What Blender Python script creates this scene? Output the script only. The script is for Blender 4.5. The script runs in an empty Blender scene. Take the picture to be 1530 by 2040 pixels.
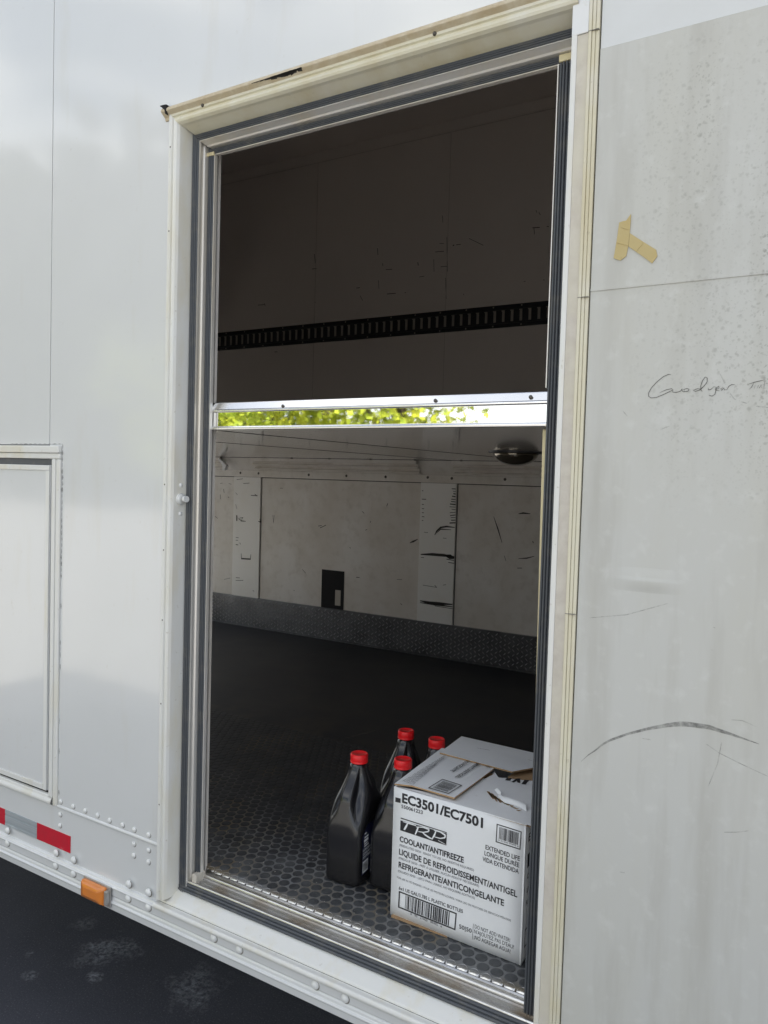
import bpy, math, random
from mathutils import Vector, Matrix
R = math.radians
S = 1.38                 # metres per working unit
FL = -.748               # trailer floor, in working units below the eye
FAR = 1.908              # far wall
col = bpy.context.scene.collection
scene = bpy.context.scene

# ------------------------------------------------------------ camera
def W(x, y, z): return Vector((x * S, y * S, (z - FL) * S))
FPX, YAW, PIT, ROL = 1544.918, R(31.46700877), R(2.51594307), R(-1.68556139)
_f = Vector((-math.sin(YAW) * math.cos(PIT), math.cos(YAW) * math.cos(PIT), -math.sin(PIT)))
_r = Vector((math.cos(YAW), math.sin(YAW), 0)); _d = _f.cross(_r)
c_, s_ = math.cos(ROL), math.sin(ROL)
CR, CD = c_ * _r + s_ * _d, -s_ * _r + c_ * _d
cam = bpy.data.cameras.new('camera'); camo = bpy.data.objects.new('camera', cam); col.objects.link(camo)
M = Matrix((CR, -CD, -_f)).transposed().to_4x4(); M.translation = W(0, -1, 0)
camo.matrix_world = M
cam.sensor_fit = 'HORIZONTAL'; cam.sensor_width = 36; cam.lens = 36 * FPX / 1530
cam.clip_start = .05; cam.clip_end = 3000
scene.camera = camo
def ray(u, v): return CR * (u - 765) + CD * (v - 1020) + _f * FPX
def PY(u, v, Y=0):
    r = ray(u, v); k = (Y + 1) / r.y; return (r.x * k, Y, r.z * k)
def PZ(u, v, Z):
    r = ray(u, v); k = Z / r.z; return (r.x * k, -1 + r.y * k, Z)

# ------------------------------------------------------------ sky, sun, exposure
SUN_EL, SUN_AZ = 58, 12          # azimuth measured from +Y towards +X (the sun stands behind the trailer)
w = bpy.data.worlds.new('World'); scene.world = w; w.use_nodes = True
nt = w.node_tree; nt.nodes.clear()
def N(nt, t, **k):
    n = nt.nodes.new(t)
    for a, b in k.items():
        if a.startswith('i_'):
            key = a[2:]; key = int(key) if key.isdigit() else key
            n.inputs[key].default_value = b
        else: setattr(n, a, b)
    return n
def L(nt, a, ao, b, bi): nt.links.new(a.outputs[ao], b.inputs[bi])
sky = N(nt, 'ShaderNodeTexSky', sky_type='NISHITA', sun_disc=False, sun_elevation=R(SUN_EL), sun_rotation=R(SUN_AZ))
sky.air_density = 1.2; sky.dust_density = 2.0
tc = N(nt, 'ShaderNodeTexCoord'); mp = N(nt, 'ShaderNodeMapping'); mp.inputs['Scale'].default_value = (1, 1, 2.2)
mp.inputs['Location'].default_value = (.6, .2, .1)
no = N(nt, 'ShaderNodeTexNoise'); no.inputs['Scale'].default_value = 2.4; no.inputs['Detail'].default_value = 6; no.inputs['Roughness'].default_value = .55
rp = N(nt, 'ShaderNodeValToRGB'); rp.color_ramp.elements[0].position = .44; rp.color_ramp.elements[1].position = .60
mx = N(nt, 'ShaderNodeMixRGB'); mx.inputs[2].default_value = (14, 13.9, 13.7, 1)
sc_ = N(nt, 'ShaderNodeMath', operation='MULTIPLY'); sc_.inputs[1].default_value = .9
bg = N(nt, 'ShaderNodeBackground'); bg.inputs[1].default_value = .1
wo = N(nt, 'ShaderNodeOutputWorld')
L(nt, tc, 'Generated', mp, 0); L(nt, mp, 0, no, 'Vector'); L(nt, no, 'Fac', rp, 0); L(nt, rp, 0, sc_, 0)
L(nt, sc_, 0, mx, 0); L(nt, sky, 0, mx, 1); L(nt, mx, 0, bg, 0); L(nt, bg, 0, wo, 0)
sl = bpy.data.lights.new('sun', 'SUN'); sl.energy = 5; sl.angle = R(.5); sl.color = (1, .93, .82)
so = bpy.data.objects.new('sun', sl); col.objects.link(so)
sd = Vector((math.sin(R(SUN_AZ)) * math.cos(R(SUN_EL)), math.cos(R(SUN_AZ)) * math.cos(R(SUN_EL)), math.sin(R(SUN_EL))))
so.rotation_euler = sd.to_track_quat('Z', 'Y').to_euler()
scene.view_settings.view_transform = 'Standard'; scene.view_settings.look = 'None'
scene.view_settings.exposure = .66; scene.view_settings.gamma = 1
scene.render.engine = 'CYCLES'
scene.cycles.max_bounces = 14; scene.cycles.diffuse_bounces = 8; scene.cycles.glossy_bounces = 5
scene.cycles.sample_clamp_indirect = 6

# ------------------------------------------------------------ materials
def mat(name, base=(.8, .8, .8), rough=.5, metal=0, coat=0, coat_rough=.05, spec=.5, bump=None, var=None, extra=None):
    """bump: list of (scale, strength, distance[, stretch]); var: list of (scale, colour, lo, hi, amount[, stretch])"""
    m = bpy.data.materials.new(name); m.use_nodes = True; nt = m.node_tree; b = nt.nodes['Principled BSDF']; b.inputs['Coat IOR'].default_value = 1.62
    b.inputs['Base Color'].default_value = (*base, 1); b.inputs['Roughness'].default_value = rough
    b.inputs['Metallic'].default_value = metal; b.inputs['Coat Weight'].default_value = coat
    b.inputs['Coat Roughness'].default_value = coat_rough; b.inputs['Specular IOR Level'].default_value = spec
    tc = N(nt, 'ShaderNodeTexCoord'); last = None
    def noise(scale, stretch, det=5, rough=.6):
        mp = N(nt, 'ShaderNodeMapping'); mp.inputs['Scale'].default_value = stretch or (1, 1, 1); L(nt, tc, 'Object', mp, 0)
        n = N(nt, 'ShaderNodeTexNoise'); n.inputs['Scale'].default_value = scale; n.inputs['Detail'].default_value = det
        n.inputs['Roughness'].default_value = rough
        L(nt, mp, 0, n, 'Vector'); return n
    src = None
    for v in (var or []):
        scale, c, lo, hi, amt = v[:5]; n = noise(scale, v[5] if len(v) > 5 else None)
        mr = N(nt, 'ShaderNodeMapRange'); mr.inputs[1].default_value = lo; mr.inputs[2].default_value = hi; mr.inputs[4].default_value = amt
        L(nt, n, 'Fac', mr, 0); mix = N(nt, 'ShaderNodeMixRGB'); mix.inputs[1].default_value = (*base, 1); mix.inputs[2].default_value = (*c, 1)
        L(nt, mr, 0, mix, 0)
        if src: L(nt, src, 0, mix, 1)
        src = mix
    if src: L(nt, src, 0, b, 'Base Color')
    for v in (bump or []):
        n = noise(v[0], v[3] if len(v) > 3 else None, 3 if v[0] < 5 else 6); bp = N(nt, 'ShaderNodeBump')
        bp.inputs['Strength'].default_value = v[1]; bp.inputs['Distance'].default_value = v[2]
        L(nt, n, 'Fac', bp, 'Height')
        if last: L(nt, last, 0, bp, 'Normal')
        last = bp
    if last: L(nt, last, 0, b, 'Normal'); L(nt, last, 0, b, 'Coat Normal')
    if extra: extra(m, nt, b, tc, src, noise)
    return m
BR = (.32, .24, .15); GR = (.3, .3, .28)
m_paint = mat('white_paint', (.75, .765, .77), .42, coat=1, coat_rough=.085, bump=[(1.6, .12, .010), (260, .02, .0003)],
              var=[(1.6, (.70, .715, .715), .35, .7, .7), (9, (.66, .64, .57), .58, .8, .5, (1, 1, .18)), (45, (.60, .59, .55), .64, .8, .5)])
def dirt(m, nt, b, tc, src, noise):
    # mildew: small round spots in streaky clouds, plus a grey film that thins out next to the frame
    sp = N(nt, 'ShaderNodeSeparateXYZ'); L(nt, tc, 'Object', sp, 0)
    def mr(a, ao, lo, hi, tlo=0, thi=1):
        n = N(nt, 'ShaderNodeMapRange'); L(nt, a, ao, n, 0)
        for i, x in zip((1, 2, 3, 4), (lo, hi, tlo, thi)): n.inputs[i].default_value = x
        n.clamp = True; return n
    def mul(a, b_): n = N(nt, 'ShaderNodeMath', operation='MULTIPLY'); L(nt, a, 0, n, 0); L(nt, b_, 0, n, 1); return n
    fx = mr(sp, 'X', -.40, -.16)
    z0 = (.18 - FL) * S
    fz = mr(sp, 'Z', (-.05 - FL) * S, (.1 - FL) * S)
    ftop = mr(sp, 'Z', (.50 - FL) * S, (.54 - FL) * S, 1, .35)
    cloud = mr(noise(5, (1.3, 1, .3), 4), 'Fac', .36, .60)
    wn = N(nt, 'ShaderNodeTexNoise'); wn.inputs['Scale'].default_value = 120; L(nt, tc, 'Object', wn, 'Vector')
    wa = N(nt, 'ShaderNodeVectorMath', operation='MULTIPLY_ADD'); L(nt, wn, 'Color', wa, 0); wa.inputs[1].default_value = (.010, .010, .010); L(nt, tc, 'Object', wa, 2)
    vo = N(nt, 'ShaderNodeTexVoronoi'); vo.inputs['Scale'].default_value = 105; L(nt, wa, 0, vo, 'Vector')
    rnd = N(nt, 'ShaderNodeSeparateColor'); L(nt, vo, 'Color', rnd, 0)
    keep = mr(rnd, 0, .05, .95, .0, .34)
    lt = N(nt, 'ShaderNodeMath', operation='SUBTRACT'); L(nt, keep, 0, lt, 0); L(nt, vo, 'Distance', lt, 1)
    spot = mr(lt, 0, -.16, .16, 0, .8)
    vo2 = N(nt, 'ShaderNodeTexVoronoi'); vo2.inputs['Scale'].default_value = 210; L(nt, wa, 0, vo2, 'Vector')
    rn2 = N(nt, 'ShaderNodeSeparateColor'); L(nt, vo2, 'Color', rn2, 0)
    kp2 = mr(rn2, 0, .25, 1, 0, .4); lt2 = N(nt, 'ShaderNodeMath', operation='SUBTRACT'); L(nt, kp2, 0, lt2, 0); L(nt, vo2, 'Distance', lt2, 1)
    spot2 = mr(lt2, 0, -.12, .14, 0, .6)
    add = N(nt, 'ShaderNodeMath', operation='MAXIMUM'); L(nt, spot, 0, add, 0); L(nt, spot2, 0, add, 1)
    f = mul(mul(mul(add, cloud), fx), mul(fz, ftop)); k = N(nt, 'ShaderNodeMath', operation='MULTIPLY'); k.inputs[1].default_value = .9; L(nt, f, 0, k, 0)
    mix = N(nt, 'ShaderNodeMixRGB'); mix.inputs[2].default_value = (.20, .20, .17, 1); L(nt, src, 0, mix, 1); L(nt, k, 0, mix, 0)
    L(nt, mix, 0, b, 'Base Color')
m_dirty = mat('weathered_panel', (.565, .572, .552), .5, coat=.25, coat_rough=.3, bump=[(1.2, .3, .02), (180, .05, .0005)],
              var=[(3, (.535, .53, .48), .40, .66, .8, (1, 1, .3)), (14, (.40, .39, .35), .48, .72, .5, (1, 1, .12)), (30, (.68, .69, .67), .55, .8, .5)], extra=dirt)
m_cleanup = mat('cleaner_panel', (.68, .70, .71), .4, coat=.5, coat_rough=.2, bump=[(1.2, .3, .01)], var=[(5, (.62, .63, .62), .4, .7, .6)])
m_cream = mat('cream_frame', (.70, .67, .53), .42, coat=.4, coat_rough=.15, bump=[(60, .1, .001)],
              var=[(8, (.58, .50, .30), .45, .72, .7, (1, 1, .2)), (5, (.74, .73, .68), .5, .7, .7), (60, (.35, .30, .2), .66, .8, .6)])
m_frame = mat('white_frame', (.76, .765, .74), .4, coat=.4, coat_rough=.15, bump=[(50, .06, .001)],
              var=[(10, (.68, .62, .44), .50, .75, .7, (1, 1, .3)), (60, (.35, .30, .22), .66, .8, .8)])
m_gutter = mat('dusty_gutter', (.56, .48, .34), .55, bump=[(60, .15, .001)], var=[(12, (.45, .33, .18), .45, .7, .6), (40, (.75, .72, .62), .5, .75, .5)])
m_band = mat('mottled_band', (.60, .56, .50), .6, bump=[(150, .1, .0008)], var=[(40, (.50, .46, .40), .4, .65, .6), (22, (.68, .65, .58), .5, .7, .7), (6, (.64, .61, .50), .45, .6, .6)])
m_seal = mat('rubber_seal', (.070, .078, .090), .42, spec=.6, bump=[(90, .15, .002, (1, 1, .05))], var=[(25, (.16, .15, .13), .52, .8, .7)])
m_alu = mat('worn_aluminium', (.80, .79, .76), .28, metal=1, bump=[(120, .12, .0006, (.08, 1, 1))], var=[(14, (.55, .52, .46), .45, .75, .7), (60, (.35, .30, .22), .62, .8, .7)])
m_duralu = mat('dull_aluminium', (.50, .49, .47), .5, metal=.7, bump=[(120, .2, .0006)], var=[(12, (.34, .27, .19), .45, .7, .8), (70, (.2, .16, .12), .6, .8, .8)])
m_brightv = mat('bright_strip', (.80, .78, .74), .3, metal=.35, var=[(9, (.75, .66, .5), .45, .7, .6, (1, 1, .2))], bump=[(60, .1, .0006, (1, 1, .05))])
m_mirror = mat('mirror_trim', (.93, .94, .95), .02, metal=1, bump=[(7, .07, .0016)])
m_lip = mat('polished_lip', (.90, .90, .90), .16, metal=1, bump=[(30, .08, .001)])
m_gap = mat('dark_gap', (.03, .03, .032), .9, spec=.1)
m_in = mat('interior_wall', (.76, .735, .70), .42, spec=.4, bump=[(5, .05, .01), (300, .04, .0004)],
           var=[(4, (.62, .57, .50), .4, .7, .7), (70, (.50, .46, .41), .60, .8, .5), (16, (.52, .49, .44), .52, .8, .6), (2.5, (.62, .57, .50), .45, .7, .6, (1, 1, .5))])
m_pil = mat('pale_post', (.84, .83, .80), .4, spec=.4, bump=[(200, .04, .0005)], var=[(9, (.80, .77, .70), .5, .75, .5), (90, (.5, .47, .42), .66, .8, .5)])
m_seamu = mat('filled_seam', (.56, .51, .47), .7)
m_inup = mat('interior_upper_wall', (.76, .70, .65), .5, spec=.3, bump=[(4, .05, .01)], var=[(3, (.74, .68, .63), .4, .7, .7), (90, (.45, .38, .3), .62, .8, .4)])
m_ceil = mat('glossy_ceiling', (.78, .75, .74), .25, coat=.9, coat_rough=.08, bump=[(14, .14, .0007, (.12, 1, 1))],
             var=[(40, (.45, .42, .42), .45, .75, .6, (.06, 1, 1)), (6, (.55, .52, .50), .4, .7, .5)])
m_edge = mat('yellowed_edge', (.72, .64, .40), .5, bump=[(50, .1, .001)], var=[(20, (.5, .4, .22), .5, .8, .6)])
m_black = mat('black_metal', (.03, .032, .036), .4, metal=.3, bump=[(80, .1, .001)], var=[(30, (.07, .07, .075), .5, .8, .6)])
m_slot = mat('steel_slot', (.40, .37, .33), .38, metal=.3)
m_kick = mat('tread_metal', (.17, .175, .185), .36, metal=.6, bump=[(60, .1, .001)], var=[(7, (.07, .07, .075), .4, .7, .7)])
m_kickd = mat('tread_lozenge', (.50, .50, .52), .28, metal=.8)
m_lens = mat('amber_lens', (.80, .25, .03), .22, coat=1, coat_rough=.05, bump=[(300, .15, .0005, (.1, 1, 1))], var=[(18, (.65, .22, .06), .4, .7, .7)])
m_red = mat('red_reflector', (.60, .012, .03), .22, coat=.6, bump=[(700, .2, .0003)], var=[(30, (.5, .02, .035), .4, .7, .6)])
m_silver = mat('silver_reflector', (.72, .76, .78), .3, metal=.4, coat=.4, var=[(14, (.48, .53, .56), .45, .55, .8, (.02, 1, 1.6))])
m_silverd = mat('silver_backing', (.42, .47, .50), .4, metal=.3)
m_rivet = mat('painted_rivet', (.78, .79, .78), .35, coat=.6)
m_screw = mat('screw_head', (.12, .11, .10), .4, metal=.8)
m_ink = mat('printed_ink', (.022, .022, .026), .55)
m_inkf = mat('fine_print', (.11, .11, .12), .6)
m_pen = mat('marker_pen', (.09, .09, .08), .5)
m_mark = mat('black_scuff', (.03, .028, .026), .7)
m_white = mat('white_print', (.84, .86, .88), .6)
m_card = mat('white_card', (.84, .86, .88), .62, spec=.3, bump=[(9, .35, .005), (40, .12, .001, (1, 1, .2))], var=[(6, (.77, .79, .81), .45, .75, .7), (50, (.68, .68, .66), .66, .85, .5)])
m_kraft = mat('brown_card', (.42, .28, .16), .85, spec=.2, bump=[(200, .4, .001, (1, .05, 1))], var=[(40, (.32, .2, .11), .4, .7, .6)])
m_jug = mat('black_plastic', (.010, .010, .012), .24, spec=.6, coat=.25, coat_rough=.12, bump=[(130, .10, .0006, (1, 1, .12))], var=[(6, (.016, .015, .015), .4, .7, .8)])
m_cap = mat('red_cap', (.85, .015, .02), .32, spec=.5)
m_label = mat('navy_label', (.012, .014, .045), .3, coat=.3)
m_tape = mat('masking_tape', (.52, .42, .20), .6, bump=[(60, .3, .001)], var=[(25, (.5, .38, .15), .45, .7, .6), (120, (.3, .22, .1), .66, .8, .6)])
m_leaf = mat('leaf', (.34, .42, .035), .5, spec=.25, var=[(1.2, (.50, .50, .04), .4, .65, 1), (7, (.12, .22, .02), .5, .7, .7)])
m_leafd = mat('far_leaf', (.035, .05, .02), .7, spec=.1, var=[(.3, (.05, .07, .025), .4, .65, 1)])
m_bark = mat('bark', (.09, .065, .045), .9, bump=[(14, .6, .02, (1, 1, .2))])
for m_ in (m_leaf,):
    b = m_.node_tree.nodes['Principled BSDF']; b.inputs['Transmission Weight'].default_value = 0
def alpha_soft(m, nt, b, tc, src, noise):
    n = noise(60, (1, 1, 1), 4, .7); mr = N(nt, 'ShaderNodeMapRange'); L(nt, n, 'Fac', mr, 0)
    mr.inputs[1].default_value = .35; mr.inputs[2].default_value = .7; mr.inputs[3].default_value = .0; mr.inputs[4].default_value = .45
    L(nt, mr, 0, b, 'Alpha')
def alpha_noise(m, nt, b, tc, src, noise):
    n = noise(90, (1, 1, 1), 4, .7); mr = N(nt, 'ShaderNodeMapRange'); L(nt, n, 'Fac', mr, 0)
    mr.inputs[1].default_value = .30; mr.inputs[2].default_value = .62; mr.inputs[3].default_value = .15; mr.inputs[4].default_value = .62
    L(nt, mr, 0, b, 'Alpha')
m_scuff = mat('grey_rub', (.20, .20, .19), .8, extra=alpha_noise)
m_soft = mat('faint_rub', (.26, .26, .24), .8, extra=alpha_soft)
m_scrape = mat('floor_scrape', (.16, .14, .10), .8, extra=alpha_soft)
m_shadejoint = mat('shade_and_joint', (.22, .21, .19), .8)  # painted shade round the rivets, and the trim joints
m_glass = mat('lamp_glass', (.20, .17, .12), .12, metal=.75, coat=1, bump=[])


def floor_extra(m, nt, b, tc, src, noise):
    # dust film near the sill, paled as painted sheen, and a yellowish spill
    mp = N(nt, 'ShaderNodeMapping'); mp.inputs['Location'].default_value = (1.42 * S * .5, -.22, 0)
    gz = N(nt, 'ShaderNodeSeparateXYZ'); L(nt, tc, 'Object', gz, 0)
    n = noise(6, None, 5)
    add = N(nt, 'ShaderNodeMath', operation='MULTIPLY_ADD'); L(nt, n, 'Fac', add, 0); add.inputs[1].default_value = .75; 
    yy = N(nt, 'ShaderNodeMath', operation='SUBTRACT'); yy.inputs[0].default_value = .20; L(nt, gz, 'Y', yy, 1); L(nt, yy, 0, add, 2)
    mr = N(nt, 'ShaderNodeMapRange'); L(nt, add, 0, mr, 0); mr.inputs[1].default_value = .0; mr.inputs[2].default_value = .40; mr.inputs[4].default_value = 1
    mix = N(nt, 'ShaderNodeMixRGB'); L(nt, src, 0, mix, 1); mix.inputs[2].default_value = (.20, .205, .21, 1); L(nt, mr, 0, mix, 0)
    n2 = noise(4.5, None, 6); m2 = N(nt, 'ShaderNodeMapRange'); L(nt, n2, 'Fac', m2, 0); m2.inputs[1].default_value = .47; m2.inputs[2].default_value = .66; m2.inputs[4].default_value = .85
    fy = N(nt, 'ShaderNodeMapRange'); L(nt, gz, 'Y', fy, 0); fy.inputs[1].default_value = .45; fy.inputs[2].default_value = 1.3; fy.inputs[3].default_value = 1; fy.inputs[4].default_value = .05
    m2b = N(nt, 'ShaderNodeMath', operation='MULTIPLY'); L(nt, m2, 0, m2b, 0); L(nt, fy, 0, m2b, 1); m2 = m2b
    mix2 = N(nt, 'ShaderNodeMixRGB'); L(nt, mix, 0, mix2, 1); mix2.inputs[2].default_value = (.17, .13, .07, 1); L(nt, m2, 0, mix2, 0)
    L(nt, mix2, 0, b, 'Base Color')
m_mat = mat('rubber_floor', (.015, .0165, .023), .5, spec=.28, bump=[(220, .2, .0006), (9, .15, .004)], var=[(3, (.035, .035, .037), .4, .7, .8), (150, (.07, .068, .062), .62, .8, .5)], extra=floor_extra)
def stud_extra(m, nt, b, tc, src, noise):  # pale film towards the sill: dust, with sheen painted in
    gz = N(nt, 'ShaderNodeSeparateXYZ'); L(nt, tc, 'Object', gz, 0)
    n = noise(11, None, 6, .75); add = N(nt, 'ShaderNodeMath', operation='SUBTRACT'); L(nt, n, 'Fac', add, 0); L(nt, gz, 'Y', add, 1)
    mr = N(nt, 'ShaderNodeMapRange'); L(nt, add, 0, mr, 0); mr.inputs[1].default_value = .18; mr.inputs[2].default_value = .46; mr.inputs[4].default_value = .9
    mix = N(nt, 'ShaderNodeMixRGB'); L(nt, src, 0, mix, 1); mix.inputs[2].default_value = (.10, .105, .11, 1); L(nt, mr, 0, mix, 0); L(nt, mix, 0, b, 'Base Color')
m_stud = mat('rubber_stud', (.018, .020, .025), .5, spec=.35, bump=[(200, .2, .0006)], var=[(12, (.045, .047, .05), .4, .7, .8), (110, (.10, .10, .09), .66, .8, .5)], extra=stud_extra)
def asph_extra(m, nt, b, tc, src, noise):
    prev = src
    for (u, v, rad, amt) in ((215, 1895, .20, .7), (385, 1975, .19, .6), (60, 1945, .05, .7), (190, 1945, .05, .8), (60, 1900, .04, .6), (170, 1840, .10, .3)):
        p = W(*PZ(u, v, GZ))
        di = N(nt, 'ShaderNodeVectorMath', operation='DISTANCE'); L(nt, tc, 'Object', di, 0); di.inputs[1].default_value = p
        mr = N(nt, 'ShaderNodeMapRange'); L(nt, di, 'Value', mr, 0); mr.inputs[1].default_value = rad * S; mr.inputs[2].default_value = 0; mr.inputs[3].default_value = -.25; mr.inputs[4].default_value = .3; mr.clamp = True
        n = noise(7, (1, 1, 1), 6, .75); ad = N(nt, 'ShaderNodeMath', operation='ADD'); L(nt, mr, 0, ad, 0); L(nt, n, 'Fac', ad, 1)
        m2 = N(nt, 'ShaderNodeMapRange'); L(nt, ad, 0, m2, 0); m2.inputs[1].default_value = .55; m2.inputs[2].default_value = .78; m2.inputs[4].default_value = amt
        n3 = noise(60, None, 4, .7); m3 = N(nt, 'ShaderNodeMapRange'); L(nt, n3, 'Fac', m3, 0); m3.inputs[1].default_value = .4; m3.inputs[2].default_value = .62
        mu = N(nt, 'ShaderNodeMath', operation='MULTIPLY'); L(nt, m2, 0, mu, 0); L(nt, m3, 0, mu, 1)
        mix = N(nt, 'ShaderNodeMixRGB'); L(nt, prev, 0, mix, 1); mix.inputs[2].default_value = (.36, .38, .42, 1); L(nt, mu, 0, mix, 0); prev = mix
    L(nt, prev, 0, b, 'Base Color')
GZ = FL - .53
m_asph = mat('asphalt', (.058, .062, .080), .75, spec=.3, bump=[(140, .5, .004), (500, .3, .001)], var=[(2, (.038, .041, .054), .4, .65, .7), (420, (.12, .12, .13), .5, .7, .6), (160, (.17, .17, .19), .56, .72, .8)], extra=asph_extra)

m_bounce = mat('pale_bounce', (.38, .375, .365), .9, bump=[(60, .5, .01)], var=[(2, (.32, .315, .30), .4, .65, .8), (90, (.22, .2, .18), .55, .75, .8)])  # pale surface of the added light-bouncing ground
m_paint.node_tree.nodes['Principled BSDF'].inputs['Coat IOR'].default_value = 1.85
# ------------------------------------------------------------ mesh helpers (all in working units)
class MB:
    def __init__(s): s.v = []; s.f = []; s.sm = []
    def add(s, vs, fs, smooth=False):
        o = len(s.v); s.v += [tuple(p) for p in vs]
        for f in fs: s.f.append([i + o for i in f]); s.sm.append(smooth)
        return s
    def box(s, x0, x1, y0, y1, z0, z1):
        return s.add([(x, y, z) for z in (z0, z1) for y in (y0, y1) for x in (x0, x1)],
              [(0, 2, 3, 1), (4, 5, 7, 6), (0, 1, 5, 4), (2, 6, 7, 3), (0, 4, 6, 2), (1, 3, 7, 5)])
    def quad(s, *p): return s.add(p, [tuple(range(len(p)))])
    def prismY(s, pts, y0, y1):
        """polygon given as (x,z), between y0 (front, facing -Y) and y1"""
        n = len(pts); vs = [(x, y0, z) for x, z in pts] + [(x, y1, z) for x, z in pts]
        return s.add(vs, [tuple(range(n)), tuple(range(2 * n - 1, n - 1, -1))] + [(i, (i + 1) % n, n + (i + 1) % n, n + i) for i in range(n)])
    def extX(s, prof, x0, x1, closed=False, smooth=False, seg=1):
        """profile of (y,z) swept along X"""
        n = len(prof); vs = []; fs = []
        for k in range(seg + 1):
            x = x0 + (x1 - x0) * k / seg; vs += [(x, y, z) for y, z in prof]
        m = n if closed else n - 1
        for k in range(seg):
            for i in range(m): j = (i + 1) % n; fs.append((k * n + i, k * n + j, (k + 1) * n + j, (k + 1) * n + i))
        if closed: fs += [tuple(range(n)), tuple(range((seg + 1) * n - 1, seg * n - 1, -1))]
        return s.add(vs, fs, smooth)
    def loft(s, rings, cap0=True, cap1=True, smooth=True):
        n = len(rings[0]); vs = [p for r in rings for p in r]; fs = []
        for k in range(len(rings) - 1):
            for i in range(n): j = (i + 1) % n; fs.append((k * n + i, k * n + j, (k + 1) * n + j, (k + 1) * n + i))
        if cap0: fs.append(tuple(reversed(range(n))))
        if cap1: fs.append(tuple(range((len(rings) - 1) * n, len(rings) * n)))
        return s.add(vs, fs, smooth)
    def dome(s, c, ax, r, h, n=14, m=5):
        """spherical cap centred at c, bulging along ax by h"""
        ax = Vector(ax).normalized(); a = ax.orthogonal().normalized(); b = ax.cross(a); c = Vector(c); rings = []
        for k in range(m):
            t = k / m * math.pi / 2
            rings.append([c + (a * math.cos(q) + b * math.sin(q)) * r * math.cos(t) + ax * h * math.sin(t) for q in [2 * math.pi * i / n for i in range(n)]])
        rings.append([c + ax * h + (a * math.cos(q) + b * math.sin(q)) * r * .02 for q in [2 * math.pi * i / n for i in range(n)]])
        return s.loft(rings, False, True)
    def cyl(s, p0, p1, r0, r1=None, n=16, smooth=True, caps=True):
        p0, p1 = Vector(p0), Vector(p1); ax = (p1 - p0).normalized(); a = ax.orthogonal().normalized(); b = ax.cross(a); r1 = r0 if r1 is None else r1
        ring = lambda p, r: [p + (a * math.cos(2 * math.pi * i / n) + b * math.sin(2 * math.pi * i / n)) * r for i in range(n)]
        s.loft([ring(p0, r0), ring(p1, r1)], False, False, smooth)
        if caps: s.add(ring(p0, r0), [tuple(reversed(range(n)))]); s.add(ring(p1, r1), [tuple(range(n))])
        return s
    def tube(s, pts, rads, n=8):
        pts = [Vector(p) for p in pts]; rings = []
        for i, p in enumerate(pts):
            t = (pts[min(i + 1, len(pts) - 1)] - pts[max(i - 1, 0)]).normalized(); a = t.orthogonal().normalized(); b = t.cross(a)
            rings.append([p + (a * math.cos(2 * math.pi * k / n) + b * math.sin(2 * math.pi * k / n)) * rads[i] for k in range(n)])
        return s.loft(rings)
    def ribbon(s, pts, w, y, taper=True):
        """marking lying on a wall plane y: pts are (x,z)"""
        pts = [Vector(p) for p in pts]; n = len(pts); vs = []
        for i, p in enumerate(pts):
            t = (pts[min(i + 1, n - 1)] - pts[max(i - 1, 0)]); t = t.normalized() if t.length else Vector((1, 0)); q = Vector((-t.y, t.x))
            ww = w * (.35 if taper and i in (0, n - 1) else 1) / 2
            for sg in (-1, 1): r = p + q * ww * sg; vs.append((r.x, y, r.y))
        return s.add(vs, [(2 * i, 2 * i + 2, 2 * i + 3, 2 * i + 1) for i in range(n - 1)])
    def build(s, name, m, parent=None, bevel=0, raw=False, origin=None, fix=True):
        me = bpy.data.meshes.new(name)
        me.from_pydata([tuple(Vector(p) if raw else W(*p)) for p in s.v], [], s.f)
        me.polygons.foreach_set('use_smooth', s.sm); me.materials.append(m); me.update()
        if fix:
            import bmesh
            bm = bmesh.new(); bm.from_mesh(me); bmesh.ops.recalc_face_normals(bm, faces=bm.faces); bm.to_mesh(me); bm.free()
        o = bpy.data.objects.new(name, me); col.objects.link(o)
        if parent: o.parent = parent; 
        if bevel:
            b = o.modifiers.new('bevel', 'BEVEL'); b.width = bevel; b.segments = 2; b.limit_method = 'ANGLE'; b.angle_limit = R(35)
        return o
def tag(o, label=None, cat=None, group=None, kind=None):
    for k, v in (('label', label), ('category', cat), ('group', group), ('kind', kind)):
        if v: o[k] = v
    return o
def empty(name, loc=(0, 0, 0), rz=0):
    o = bpy.data.objects.new(name, None); o.location = loc; o.rotation_euler = (0, 0, rz); col.objects.link(o); return o
def text_mesh(body, bold=0):
    cu = bpy.data.curves.new('t', 'FONT'); cu.body = body; cu.offset = bold; cu.resolution_u = 3
    o = bpy.data.objects.new('t', cu); col.objects.link(o)
    bpy.context.view_layer.update()
    dg = bpy.context.evaluated_depsgraph_get(); me = bpy.data.meshes.new_from_object(o.evaluated_get(dg))
    vs = [Vector((v.co.x, v.co.y)) for v in me.vertices]; fs = [tuple(p.vertices) for p in me.polygons]
    bpy.data.objects.remove(o); bpy.data.curves.remove(cu); bpy.data.meshes.remove(me)
    return vs, fs
def put_text(mb, body, p0, p1, h, up, bold=0):
    """letters from p0 to p1 (raw world metres), cap height h metres, up = direction of the tops"""
    vs, fs = text_mesh(body, bold)
    x0 = min(v.x for v in vs); x1 = max(v.x for v in vs)
    p0, p1, up = Vector(p0), Vector(p1), Vector(up).normalized(); d = (p1 - p0) / (x1 - x0); k = h / .70
    mb.add([p0 + d * (v.x - x0) + up * (v.y * k) for v in vs], fs)

rnd = random.Random(7)
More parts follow.
